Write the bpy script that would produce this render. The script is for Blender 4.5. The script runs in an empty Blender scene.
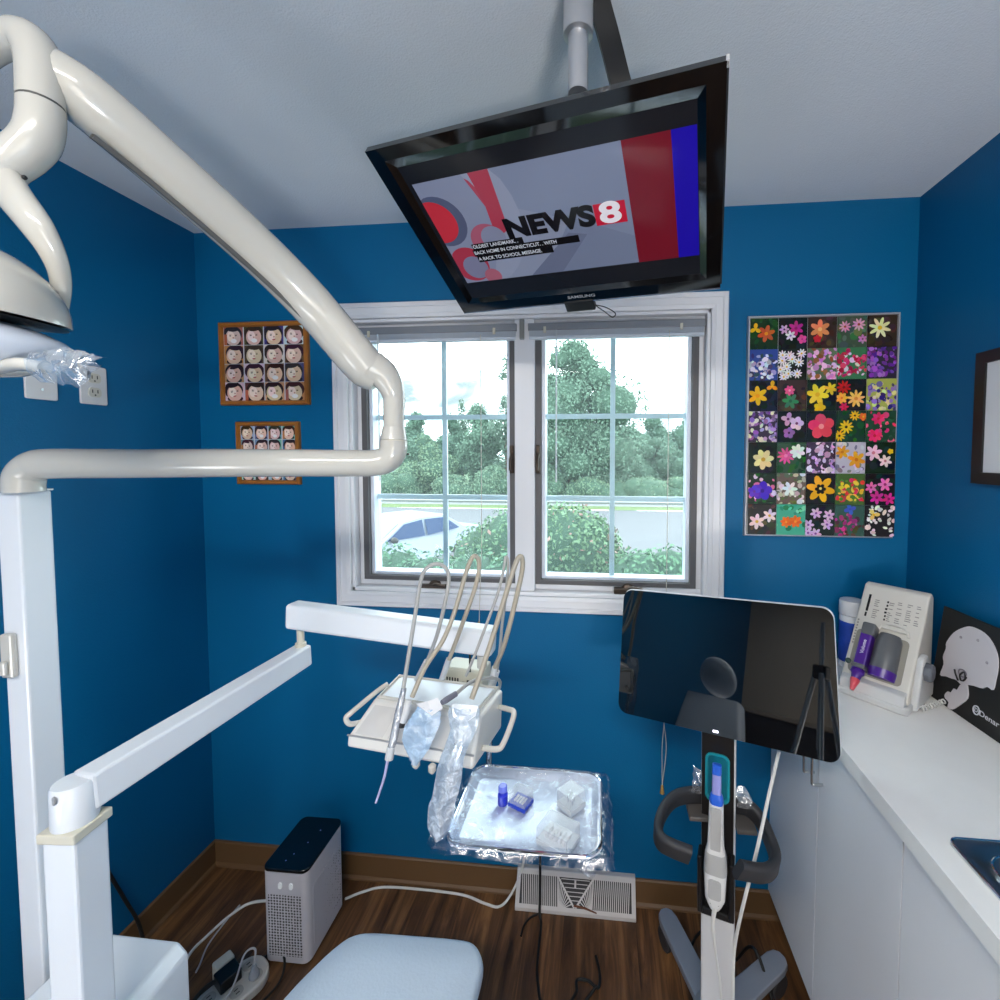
import bpy, math, random
import numpy as np
from mathutils import Vector, Matrix, Quaternion

random.seed(7)
scn = bpy.context.scene
COL = scn.collection
scn.view_settings.view_transform = 'Standard'
scn.view_settings.look = 'None'

# ------------------------------------------------------------------ helpers
def s2l(c):
    def f(v):
        v = v / 255.0
        return v / 12.92 if v <= 0.04045 else ((v + 0.055) / 1.055) ** 2.4
    return tuple(f(v) for v in c)

MATS = {}
def mat(name, rgb=(200, 200, 200), rough=0.5, metal=0.0, var=0.04, nscale=6.0, bump=0.0, bscale=80.0,
        spec=0.5, emit=0.0, coat=0.0, vcol=False, alpha=1.0, trans=0.0, lin=None, dim=1.0):
    """procedural principled material: base colour with a faint noise variation, optional bump"""
    if name in MATS:
        return MATS[name]
    m = bpy.data.materials.new(name); m.use_nodes = True
    nt = m.node_tree; N = nt.nodes; L = nt.links
    b = N['Principled BSDF']
    tc = N.new('ShaderNodeTexCoord')
    nz = N.new('ShaderNodeTexNoise'); nz.inputs['Scale'].default_value = nscale; nz.inputs['Detail'].default_value = 4
    L.new(tc.outputs['Object'], nz.inputs['Vector'])
    col = tuple(v * dim for v in (lin if lin else s2l(rgb)))
    if vcol:
        at = N.new('ShaderNodeAttribute'); at.attribute_name = 'Col'
        src = at.outputs['Color']
    else:
        rg = N.new('ShaderNodeRGB'); rg.outputs[0].default_value = (*col, 1); src = rg.outputs[0]
    mr = N.new('ShaderNodeMapRange'); mr.inputs[3].default_value = 1 - var; mr.inputs[4].default_value = 1 + var
    L.new(nz.outputs['Fac'], mr.inputs[0])
    mx = N.new('ShaderNodeVectorMath'); mx.operation = 'SCALE'
    L.new(src, mx.inputs[0]); L.new(mr.outputs[0], mx.inputs['Scale'])
    L.new(mx.outputs[0], b.inputs['Base Color'])
    b.inputs['Roughness'].default_value = rough
    b.inputs['Metallic'].default_value = metal
    b.inputs['Specular IOR Level'].default_value = spec
    b.inputs['Coat Weight'].default_value = coat
    b.inputs['Coat Roughness'].default_value = 0.08
    b.inputs['Alpha'].default_value = alpha
    b.inputs['Transmission Weight'].default_value = trans
    if emit > 0:
        L.new(mx.outputs[0], b.inputs['Emission Color']); b.inputs['Emission Strength'].default_value = emit
    if bump > 0:
        n2 = N.new('ShaderNodeTexNoise'); n2.inputs['Scale'].default_value = bscale; n2.inputs['Detail'].default_value = 3
        L.new(tc.outputs['Object'], n2.inputs['Vector'])
        bp = N.new('ShaderNodeBump'); bp.inputs['Strength'].default_value = bump; bp.inputs['Distance'].default_value = 0.01
        L.new(n2.outputs['Fac'], bp.inputs['Height']); L.new(bp.outputs[0], b.inputs['Normal'])
    MATS[name] = m
    return m

def film_mat(name, tint=(235, 242, 250), clear=0.8, rough=0.15, bscale=40, bump=0.6, white=0.35, vary=1.0):
    """thin plastic film: mostly see-through, with glossy creases and a little milky scatter"""
    if name in MATS:
        return MATS[name]
    m = bpy.data.materials.new(name); m.use_nodes = True
    nt = m.node_tree; N = nt.nodes; L = nt.links
    N.remove(N['Principled BSDF'])
    out = N['Material Output']
    tc = N.new('ShaderNodeTexCoord'); nz = N.new('ShaderNodeTexNoise')
    nz.inputs['Scale'].default_value = bscale; nz.inputs['Detail'].default_value = 5; nz.inputs['Distortion'].default_value = 1.2
    L.new(tc.outputs['Object'], nz.inputs['Vector'])
    bp = N.new('ShaderNodeBump'); bp.inputs['Strength'].default_value = bump; bp.inputs['Distance'].default_value = 0.01
    L.new(nz.outputs['Fac'], bp.inputs['Height'])
    tr = N.new('ShaderNodeBsdfTransparent'); tr.inputs[0].default_value = (*s2l(tint), 1)
    gl = N.new('ShaderNodeBsdfGlossy'); gl.inputs['Color'].default_value = (1, 1, 1, 1); gl.inputs['Roughness'].default_value = rough
    df = N.new('ShaderNodeBsdfDiffuse'); df.inputs['Color'].default_value = (*s2l(tint), 1)
    L.new(bp.outputs[0], gl.inputs['Normal'])
    m1 = N.new('ShaderNodeMixShader'); m1.inputs[0].default_value = white
    L.new(gl.outputs[0], m1.inputs[1]); L.new(df.outputs[0], m1.inputs[2])
    cr = N.new('ShaderNodeMapRange'); cr.inputs[1].default_value = 0.45; cr.inputs[2].default_value = 0.75
    cr.inputs[3].default_value = max(0, 1 - clear - 0.12 * vary); cr.inputs[4].default_value = 1 - clear + 0.3 * vary
    L.new(nz.outputs['Fac'], cr.inputs[0])
    m2 = N.new('ShaderNodeMixShader'); L.new(cr.outputs[0], m2.inputs[0])
    L.new(tr.outputs[0], m2.inputs[1]); L.new(m1.outputs[0], m2.inputs[2])
    L.new(m2.outputs[0], out.inputs[0])
    MATS[name] = m
    return m

def v3(p): return Vector(p)
def cr(pts, n=8, closed=False):
    """catmull-rom resampling of a list of points"""
    P = [Vector(p) for p in pts]
    if closed: Q = [P[-1]] + P + [P[0], P[1]]
    else: Q = [P[0] * 2 - P[1]] + P + [P[-1] * 2 - P[-2]]
    out = []
    for i in range(1, len(Q) - 2):
        a, b, c, d = Q[i - 1:i + 3]
        for k in range(n):
            t = k / n
            out.append(0.5 * ((2 * b) + (c - a) * t + (2 * a - 5 * b + 4 * c - d) * t * t + (3 * b - a - 3 * c + d) * t ** 3))
    if not closed: out.append(P[-1])
    return out

def rot_frame(o, yaw=0.0):
    return Matrix.Translation(Vector(o)) @ Matrix.Rotation(yaw, 4, 'Z')
def frame(o, x, y, z):
    M = Matrix.Identity(4)
    for i, a in enumerate((x, y, z)):
        a = Vector(a)
        for j in range(3): M[j][i] = a[j]
    for j in range(3): M[j][3] = o[j]
    return M

class MB:
    def __init__(self, M=None):
        self.v = []; self.f = []; self.c = []; self.M = M; self.col = (1, 1, 1)
    def add(self, vs, fs):
        o = len(self.v)
        for p in vs:
            p = Vector(p)
            self.v.append(self.M @ p if self.M is not None else p)
        for f in fs:
            self.f.append([i + o for i in f]); self.c.append(self.col)
        return self
    def box(self, a, b):
        (x0, y0, z0), (x1, y1, z1) = a, b
        vs = [(x0, y0, z0), (x1, y0, z0), (x1, y1, z0), (x0, y1, z0), (x0, y0, z1), (x1, y0, z1), (x1, y1, z1), (x0, y1, z1)]
        return self.hexa(vs)
    def hexa(self, vs):
        return self.add(vs, [(3, 2, 1, 0), (4, 5, 6, 7), (0, 1, 5, 4), (1, 2, 6, 5), (2, 3, 7, 6), (3, 0, 4, 7)])
    def cbox(self, c, s):
        return self.box([c[i] - s[i] / 2 for i in range(3)], [c[i] + s[i] / 2 for i in range(3)])
    def beam(self, p0, p1, w, h, up=(0, 0, 1), w1=None, h1=None):
        p0, p1 = Vector(p0), Vector(p1); d = (p1 - p0).normalized()
        r = d.cross(Vector(up)).normalized(); u = r.cross(d)
        w1 = w if w1 is None else w1; h1 = h if h1 is None else h1
        vs = []
        for p, ww, hh in ((p0, w, h), (p1, w1, h1)):
            vs += [p - r * ww / 2 - u * hh / 2, p + r * ww / 2 - u * hh / 2, p + r * ww / 2 + u * hh / 2, p - r * ww / 2 + u * hh / 2]
        return self.add(vs, [(0, 1, 2, 3)[::-1], (4, 5, 6, 7), (0, 1, 5, 4), (1, 2, 6, 5), (2, 3, 7, 6), (3, 0, 4, 7)])
    def poly(self, pts): return self.add(pts, [list(range(len(pts)))])
    def prism(self, pts, d):
        """polygon pts extruded by vector d"""
        n = len(pts); d = Vector(d)
        vs = [Vector(p) for p in pts] + [Vector(p) + d for p in pts]
        fs = [list(range(n))[::-1], list(range(n, 2 * n))] + [(i, (i + 1) % n, n + (i + 1) % n, n + i) for i in range(n)]
        return self.add(vs, fs)
    def loft(self, rings, caps=True, closed=False):
        n = len(rings[0]); vs = [p for r in rings for p in r]; fs = []
        R = len(rings)
        for k in range(R if closed else R - 1):
            a, b = k * n, ((k + 1) % R) * n
            for i in range(n):
                fs.append((a + i, a + (i + 1) % n, b + (i + 1) % n, b + i))
        if caps and not closed:
            fs.append(list(range(n))[::-1]); fs.append(list(range((R - 1) * n, R * n)))
        return self.add(vs, fs)
    def tube(self, path, r, n=12, caps=True, closed=False, sec=None, up=None):
        """sweep a circle (or the 2-D section sec) along path; r may be a list"""
        P = [Vector(p) for p in path]; m = len(P)
        rr = r if isinstance(r, (list, tuple)) else [r] * m
        if len(rr) != m:
            rr = [float(np.interp(i / (m - 1), np.linspace(0, 1, len(rr)), rr)) for i in range(m)]
        T = []
        for i in range(m):
            if closed: t = P[(i + 1) % m] - P[i - 1]
            else: t = P[min(i + 1, m - 1)] - P[max(i - 1, 0)]
            T.append(t.normalized() if t.length > 1e-9 else Vector((0, 0, 1)))
        a = Vector((0, 0, 1)) if abs(T[0].z) < 0.9 else Vector((1, 0, 0))
        u = (a - T[0] * a.dot(T[0])).normalized(); rings = []
        for i in range(m):
            if up is not None:
                a = Vector(up); u = (a - T[i] * a.dot(T[i])).normalized()
            elif i:
                u = (u - T[i] * u.dot(T[i])).normalized()
            w = T[i].cross(u)
            if sec: rings.append([P[i] + (u * sy + w * sx) * rr[i] for sx, sy in sec])
            else: rings.append([P[i] + (u * math.sin(q) + w * math.cos(q)) * rr[i] for q in (2 * math.pi * k / n for k in range(n))])
        return self.loft(rings, caps, closed)
    def lathe(self, prof, o=(0, 0, 0), ax=(0, 0, 1), n=24):
        ax = Vector(ax).normalized(); a = Vector((1, 0, 0)) if abs(ax.x) < 0.9 else Vector((0, 1, 0))
        u = (a - ax * a.dot(ax)).normalized(); w = ax.cross(u); o = Vector(o)
        rings = [[o + ax * z + (u * math.cos(q) + w * math.sin(q)) * max(r, 1e-4) for q in (2 * math.pi * k / n for k in range(n))] for r, z in prof]
        return self.loft(rings, True)
    def ell(self, c, r, M=None, n=20, m=12, z0=-1.0, z1=1.0):
        c = Vector(c); rings = []
        a0, a1 = math.asin(z0), math.asin(z1)
        for j in range(m + 1):
            t = a0 + (a1 - a0) * j / m
            ring = []
            for k in range(n):
                q = 2 * math.pi * k / n
                p = Vector((r[0] * max(math.cos(t), 1e-3) * math.cos(q), r[1] * max(math.cos(t), 1e-3) * math.sin(q), r[2] * math.sin(t)))
                ring.append(c + (M @ p if M is not None else p))
            rings.append(ring)
        return self.loft(rings, True)
    def rrect(self, cx, cz, w, h, r, y0, y1, seg=5):
        """rounded rectangle in the local xz plane, extruded from y0 to y1"""
        pts = rrp(w, h, r, seg)
        return self.prism([(cx + a, y0, cz + b) for a, b in pts], (0, y1 - y0, 0))
    def rslab(self, cx, cy, w, d, r, z0, z1, seg=5):
        pts = rrp(w, d, r, seg)
        return self.prism([(cx + a, cy + b, z0) for a, b in pts], (0, 0, z1 - z0))
    def disc(self, c, r, n=12, ry=None):   # in local xz plane
        ry = r if ry is None else ry
        return self.poly([(c[0] + r * math.cos(2 * math.pi * k / n), c[1], c[2] + ry * math.sin(2 * math.pi * k / n)) for k in range(n)])
    def text(self, s, size, M, bold=0.0, align='CENTER', ext=0.0):
        cu = bpy.data.curves.new('t', 'FONT'); cu.body = s; cu.size = size; cu.offset = bold; cu.align_x = align; cu.align_y = 'CENTER'; cu.extrude = ext
        ob = bpy.data.objects.new('t', cu); COL.objects.link(ob)
        dg = bpy.context.evaluated_depsgraph_get(); dg.update()
        me = bpy.data.meshes.new_from_object(ob.evaluated_get(dg))
        self.add([M @ v.co for v in me.vertices], [list(p.vertices) for p in me.polygons])
        bpy.data.objects.remove(ob); bpy.data.curves.remove(cu); bpy.data.meshes.remove(me)
        return self
    def build(self, name, m, parent=None, smooth=40, bevel=0.0, seg=2, vcol=False):
        off = OFF.get(parent.name, Vector()) if parent else Vector()
        me = bpy.data.meshes.new(name)
        me.from_pydata([tuple(p - off) for p in self.v], [], self.f)
        me.validate()
        if vcol and len(me.polygons) == len(self.c):
            at = me.color_attributes.new('Col', 'FLOAT_COLOR', 'CORNER')
            dat = []
            for p, c in zip(me.polygons, self.c): dat += [*c, 1.0] * p.loop_total
            at.data.foreach_set('color', dat)
        import bmesh
        bm = bmesh.new(); bm.from_mesh(me); bmesh.ops.recalc_face_normals(bm, faces=bm.faces) if smooth != 'flat' else None
        bm.to_mesh(me); bm.free()
        if smooth and smooth != 'flat':
            me.polygons.foreach_set('use_smooth', [True] * len(me.polygons))
            me.set_sharp_from_angle(angle=math.radians(smooth))
        me.materials.append(m)
        o = bpy.data.objects.new(name, me); COL.objects.link(o)
        if parent: o.parent = parent
        OFF[o.name] = off
        if bevel:
            bv = o.modifiers.new('Bevel', 'BEVEL'); bv.width = bevel; bv.segments = seg; bv.limit_method = 'ANGLE'; bv.angle_limit = math.radians(40)
        return o
OFF = {}
def rrp(w, h, r, seg=5):
    pts = []
    for cx, cy, a0 in ((w / 2 - r, h / 2 - r, 0), (-w / 2 + r, h / 2 - r, 90), (-w / 2 + r, -h / 2 + r, 180), (w / 2 - r, -h / 2 + r, 270)):
        for k in range(seg + 1):
            a = math.radians(a0 + 90 * k / seg); pts.append((cx + r * math.cos(a), cy + r * math.sin(a)))
    return pts
def ell_sec(a, b, n=14): return [(a * math.cos(2 * math.pi * k / n), b * math.sin(2 * math.pi * k / n)) for k in range(n)]

def thing(name, label, cat, loc, group=None):
    o = bpy.data.objects.new(name, None); COL.objects.link(o); o.location = loc
    o.empty_display_size = 0.05
    o['label'] = label; o['category'] = cat
    if group: o['group'] = group
    OFF[o.name] = Vector(loc)
    return o
def tag(o, label, cat, group=None, kind=None):
    o['label'] = label; o['category'] = cat
    if group: o['group'] = group
    if kind: o['kind'] = kind
    return o
def struct(o): o['kind'] = 'structure'; return o
def dup(root, loc, label=None, rz=0.0, scale=1.0):
    r = root.copy(); COL.objects.link(r); r.location = loc; r.rotation_euler = (0, 0, rz); r.scale = (scale,) * 3
    if label: r['label'] = label
    for ch in list(root.children):
        c = ch.copy(); COL.objects.link(c); c.parent = r
        for g in ch.children:
            d = g.copy(); COL.objects.link(d); d.parent = c
    return r

# ------------------------------------------------------------------ camera (wide lens with a little shift)
cam = bpy.data.cameras.new('camera'); cam.sensor_width = 36; cam.lens = 450.844 * 36 / 1000
cam.shift_x = -0.0582338; cam.shift_y = -0.026276; cam.clip_start = 0.05; cam.clip_end = 300
camo = bpy.data.objects.new('camera', cam); COL.objects.link(camo)
R_ = Vector((0.9952740, 0.0970900, 0.0012821)); F_ = Vector((-0.0969876, 0.9942434, -0.0454996))
U_ = R_.cross(F_).normalized(); F_ = U_.cross(R_).normalized()
camo.matrix_world = frame((0, 0, 1.6224), R_, U_, -F_)
scn.camera = camo

# ------------------------------------------------------------------ common materials
M_wall = mat('blue_wall_paint', lin=(0.0006, 0.122, 0.285), rough=0.45, var=0.05, nscale=3, bump=0.10, bscale=220, spec=0.22)
M_wall_shade = mat('blue_wall_paint_shaded', lin=(0.0006, 0.118, 0.275), rough=0.45, var=0.05, nscale=3, bump=0.10, bscale=220, spec=0.22)  # same paint, coloured darker to hold the left wall's shade
M_rear = mat('beige_wall_paint', (190, 180, 165), rough=0.7)
M_ceil = mat('ceiling_paint', (226, 230, 236), rough=0.9, var=0.03, bump=0.22, bscale=260, spec=0.1)
M_white = mat('white_trim_paint', (226, 226, 230), rough=0.4, var=0.02)
M_lam = mat('white_laminate', (238, 238, 241), rough=0.35, var=0.02)
M_counter = mat('countertop_laminate', (243, 241, 238), rough=0.3, var=0.03, nscale=20)
M_base = mat('brown_vinyl_base', (104, 76, 48), rough=0.5, var=0.08)
M_enam = mat('white_enamel', (198, 195, 187), rough=0.16, var=0.015, coat=0.5)
M_enam2 = mat('cool_white_enamel', (222, 226, 232), rough=0.28, var=0.015, coat=0.25)
M_cream = mat('cream_plastic', (205, 200, 184), rough=0.4, var=0.02)
M_black = mat('black_plastic', (18, 18, 20), rough=0.35, var=0.05)
M_gloss = mat('piano_black', (7, 7, 9), rough=0.06, var=0.02, coat=0.4)
M_glossm = mat('black_screen_glass', (5, 5, 7), rough=0.025, var=0.02, spec=1.0)
M_rub = mat('dark_grey_rubber', (46, 46, 50), rough=0.55)
M_steel = mat('brushed_steel', (200, 202, 205), rough=0.22, metal=1.0)
M_chrome = mat('polished_steel', (225, 228, 232), rough=0.08, metal=1.0)
M_alu = mat('satin_aluminium', (205, 205, 208), rough=0.34, metal=0.8)
M_dkgrey = mat('grey_weatherstrip', (92, 90, 92), rough=0.6)
M_grey = mat('grey_plastic', (150, 152, 156), rough=0.45)
M_film = film_mat('clear_film', clear=0.72, white=0.35)
M_print = mat('printed_colours', vcol=True, rough=0.35, var=0.03, nscale=60, spec=0.3)
M_paper = mat('white_paper', (225, 225, 228), rough=0.7)
M_cordw = mat('white_cord', (215, 215, 212), rough=0.5)
M_cordb = mat('black_cord', (14, 14, 14), rough=0.5)

def wood_floor():
    m = bpy.data.materials.new('walnut_plank_floor'); m.use_nodes = True
    nt = m.node_tree; N = nt.nodes; L = nt.links; b = N['Principled BSDF']
    tc = N.new('ShaderNodeTexCoord'); mp = N.new('ShaderNodeMapping'); mp.inputs['Rotation'].default_value = (0, 0, math.pi / 2)
    L.new(tc.outputs['Object'], mp.inputs[0])
    br = N.new('ShaderNodeTexBrick'); br.inputs['Scale'].default_value = 1.0
    br.inputs['Brick Width'].default_value = 1.22; br.inputs['Row Height'].default_value = 0.125
    br.inputs['Mortar Size'].default_value = 0.0012; br.offset = 0.37
    br.inputs['Color1'].default_value = (0, 0, 0, 1); br.inputs['Color2'].default_value = (1, 1, 1, 1); br.inputs['Mortar'].default_value = (0.1, 0.1, 0.1, 1)
    L.new(mp.outputs[0], br.inputs['Vector'])
    st = N.new('ShaderNodeMapping'); st.inputs['Scale'].default_value = (26, 2.2, 1)
    L.new(tc.outputs['Object'], st.inputs[0])
    ad = N.new('ShaderNodeVectorMath'); ad.operation = 'MULTIPLY_ADD'; ad.inputs[1].default_value = (13, 7, 3)
    L.new(br.outputs['Color'], ad.inputs[0]); L.new(st.outputs[0], ad.inputs[2])
    nz = N.new('ShaderNodeTexNoise'); nz.inputs['Scale'].default_value = 1.0; nz.inputs['Detail'].default_value = 6; nz.inputs['Roughness'].default_value = 0.65; nz.inputs['Distortion'].default_value = 0.9
    L.new(ad.outputs[0], nz.inputs['Vector'])
    rp = N.new('ShaderNodeValToRGB'); e = rp.color_ramp.elements
    e[0].position = 0.30; e[0].color = (*s2l((36, 23, 15)), 1); e[1].position = 0.72; e[1].color = (*s2l((140, 100, 62)), 1)
    x = e.new(0.5); x.color = (*s2l((94, 63, 38)), 1)
    L.new(nz.outputs['Fac'], rp.inputs[0])
    mr = N.new('ShaderNodeMapRange'); mr.inputs[3].default_value = 0.75; mr.inputs[4].default_value = 1.15
    L.new(br.outputs['Color'], mr.inputs[0])
    mx = N.new('ShaderNodeVectorMath'); mx.operation = 'SCALE'; L.new(rp.outputs[0], mx.inputs[0]); L.new(mr.outputs[0], mx.inputs['Scale'])
    L.new(mx.outputs[0], b.inputs['Base Color']); b.inputs['Roughness'].default_value = 0.4
    return m
M_floor = wood_floor()

# ------------------------------------------------------------------ room shell
XL, XR, YB, YR, ZC = -1.52, 1.004, 1.58, -1.7, 2.44
WX0, WX1, WZ0, WZ1 = -0.925, 0.362, 1.11, 2.106     # window opening
w = MB(); T = 0.16
w.box((XL - T, YB, 0), (WX0, YB + T, ZC)); w.box((WX1, YB, 0), (XR + T, YB + T, ZC))
w.box((WX0, YB, 0), (WX1, YB + T, WZ0)); w.box((WX0, YB, WZ1), (WX1, YB + T, ZC))
struct(w.build('wall_back', M_wall, smooth=0))
struct(MB().box((XL - T, YR - T, 0), (XL, YB, ZC)).build('wall_left', M_wall_shade, smooth=0))
struct(MB().box((XR, YR - T, 0), (XR + T, YB, ZC)).build('wall_right', M_wall, smooth=0))
struct(MB().box((XL, YR - T, 0), (XR, YR, ZC)).build('wall_rear', M_rear, smooth=0))
struct(MB().box((XL - T, YR - T, -0.12), (XR + T, YB + T, 0)).build('floor', M_floor, smooth=0))
struct(MB().box((XL - T, YR - T, ZC), (XR + T, YB + T, ZC + 0.1)).build('ceiling', M_ceil, smooth=0))
def base_prof(t=0.012, h=0.092): return [(0, 0), (t + 0.01, 0), (t + 0.008, 0.006), (t, 0.012), (t * 0.8, h - 0.004), (t * 0.4, h), (0, h)]
b = MB(); b.prism([(XL, YB - a, z) for a, z in base_prof()], (0.62 - XL, 0, 0))
struct(b.build('baseboard_back', M_base, smooth=30))
b = MB(); b.prism([(XL + a, YB - 0.002, z) for a, z in base_prof()], (0, YR - YB + 0.01, 0))
struct(b.build('baseboard_left', M_base, smooth=30))

# ------------------------------------------------------------------ window
win = bpy.data.objects.new('window_1', None); COL.objects.link(win); win.location = (-0.28, YB, 1.6); win['kind'] = 'structure'; OFF['window_1'] = Vector(win.location)
cas = MB()
def casing_ring(mb, x0, x1, z0, z1, prof, y):
    # profile (offset outwards, projection from the wall), mitred
    rings = []
    for sx, sz in ((0, 0), (1, 0), (1, 1), (0, 1)):
        ring = []
        for o, p in prof:
            ring.append(((x1 + o) if sx else (x0 - o), y - p, (z1 + o) if sz else (z0 - o)))
        rings.append(ring)
    mb.loft(rings, False, True)
casing_ring(cas, WX0, WX1, WZ0, WZ1, [(0, -0.002), (0, 0.012), (0.012, 0.016), (0.014, 0.013), (0.034, 0.015), (0.037, 0.02), (0.050, 0.02), (0.053, 0.016), (0.053, -0.002)], YB)
cas.build('casing', M_white, win, smooth=20)
jam = MB()
jam.box((WX0, YB + 0.0, WZ0), (WX0 + 0.012, YB + 0.16, WZ1)); jam.box((WX1 - 0.012, YB, WZ0), (WX1, YB + 0.16, WZ1))
jam.box((WX0, YB, WZ1 - 0.012), (WX1, YB + 0.16, WZ1)); jam.box((WX0, YB, WZ0), (WX1, YB + 0.16, WZ0 + 0.014))
jam.build('jamb', M_white, win, smooth=0, bevel=0.002)
ZS0 = 1.158; ZS1 = 2.075
fr = MB()
fr.box((WX0 + 0.012, YB + 0.035, WZ0 + 0.014), (WX1 - 0.012, YB + 0.16, ZS0 - 0.012)); fr.box((WX0 + 0.012, YB + 0.03, ZS1), (WX1 - 0.012, YB + 0.16, WZ1 - 0.012))
fr.box((-0.312, YB + 0.012, WZ0 + 0.014), (-0.240, YB + 0.16, WZ1 - 0.012))
fr.box((WX0 + 0.012, YB + 0.035, ZS0 - 0.012), (-0.893, YB + 0.16, ZS1)); fr.box((0.330, YB + 0.035, ZS0 - 0.012), (WX1 - 0.012, YB + 0.16, ZS1))
fr.build('frame', M_white, win, smooth=0, bevel=0.003)
M_pane = bpy.data.materials.new('window_glass'); M_pane.use_nodes = True
_n = M_pane.node_tree; _N = _n.nodes; _N.remove(_N['Principled BSDF'])
_t = _N.new('ShaderNodeBsdfTransparent'); _t.inputs[0].default_value = (0.90, 0.965, 0.96, 1)
_g = _N.new('ShaderNodeBsdfGlossy'); _g.inputs['Roughness'].default_value = 0.02
_d = _N.new('ShaderNodeBsdfTranslucent'); _d.inputs[0].default_value = (0.8, 0.95, 1.0, 1)
_tc = _N.new('ShaderNodeTexCoord'); _nz = _N.new('ShaderNodeTexNoise'); _nz.inputs['Scale'].default_value = 2.0
_n.links.new(_tc.outputs['Object'], _nz.inputs['Vector'])
_mr = _N.new('ShaderNodeMapRange'); _mr.inputs[3].default_value = 0.014; _mr.inputs[4].default_value = 0.028
_n.links.new(_nz.outputs['Fac'], _mr.inputs[0])
_m0 = _N.new('ShaderNodeMixShader'); _n.links.new(_mr.outputs[0], _m0.inputs[0]); _n.links.new(_t.outputs[0], _m0.inputs[1]); _n.links.new(_d.outputs[0], _m0.inputs[2])
_m1 = _N.new('ShaderNodeMixShader'); _m1.inputs[0].default_value = 0.004
_n.links.new(_m0.outputs[0], _m1.inputs[1]); _n.links.new(_g.outputs[0], _m1.inputs[2]); _n.links.new(_m1.outputs[0], _N['Material Output'].inputs[0])
def ring(mb, x0, x1, z0, z1, t, y0, y1, tb=None):
    tb = t if tb is None else tb
    mb.box((x0, y0, z0), (x0 + t, y1, z1)); mb.box((x1 - t, y0, z0), (x1, y1, z1))
    mb.box((x0 + t, y0, z0), (x1 - t, y1, z0 + tb)); mb.box((x0 + t, y0, z1 - tb), (x1 - t, y1, z1))
M_sash = mat('white_vinyl_sash', (222, 230, 244), rough=0.35)
for x0, x1, xm, side in ((-0.893, -0.312, -0.592, 1), (-0.240, 0.330, 0.037, -1)):
    g = MB(); ring(g, x0, x1, ZS0 - 0.012, ZS1, 0.021, YB + 0.028, YB + 0.07, 0.016)
    g.build('weatherstrip', M_dkgrey, win, smooth=0)
    s = MB()
    ring(s, x0 + 0.021, x1 - 0.021, ZS0 + 0.004, ZS1 - 0.016, 0.014, YB + 0.045, YB + 0.10, 0.012)
    so = s.build('sash', M_sash, win, smooth=0, bevel=0.002)
    a0, a1, b0, b1 = x0 + 0.035, x1 - 0.035, ZS0 + 0.016, ZS1 - 0.028
    MB().box((a0, YB + 0.070, b0), (a1, YB + 0.073, b1)).build('pane', M_pane, so, smooth=0)
    q = MB(); q.box((xm - 0.009, YB + 0.074, b0), (xm + 0.009, YB + 0.085, b1))
    for zz in (1.757, 1.456): q.box((a0, YB + 0.0736, zz - 0.009), (a1, YB + 0.0855, zz + 0.009))
    q.build('muntin', M_sash, so, smooth=0)
    # lever lock on the meeting edge next to the mullion
    xe = x1 - 0.012 if side > 0 else x0 + 0.012
    k = MB(); k.cbox((xe, YB + 0.020, 1.60), (0.014, 0.016, 0.10)); k.tube([(xe, YB + 0.016, 1.62), (xe, YB - 0.004, 1.60), (xe, YB - 0.006, 1.56)], 0.006)
    k.build('lock_lever', mat('bronze_hardware', (74, 62, 54), rough=0.4, metal=0.6), win, bevel=0.002)
for px in ((-0.619, 1.600, 1.129), (0.094, 1.600, 1.137)):
    c = MB(); x, y, z = px
    c.lathe([(0.022, -0.012), (0.024, 0), (0.018, 0.012), (0, 0.014)], (x, YB + 0.03, z), (0, -1, 0.3))
    c.cbox((x + 0.0, YB + 0.02, z - 0.004), (0.10, 0.024, 0.02))
    c.tube(cr([(x, YB + 0.01, z + 0.006), (x + 0.02, YB + 0.0, z + 0.012), (x + 0.05, YB + 0.004, z + 0.004)]), 0.006)
    c.build('crank_handle', MATS['bronze_hardware'], win, bevel=0.003)

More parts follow.
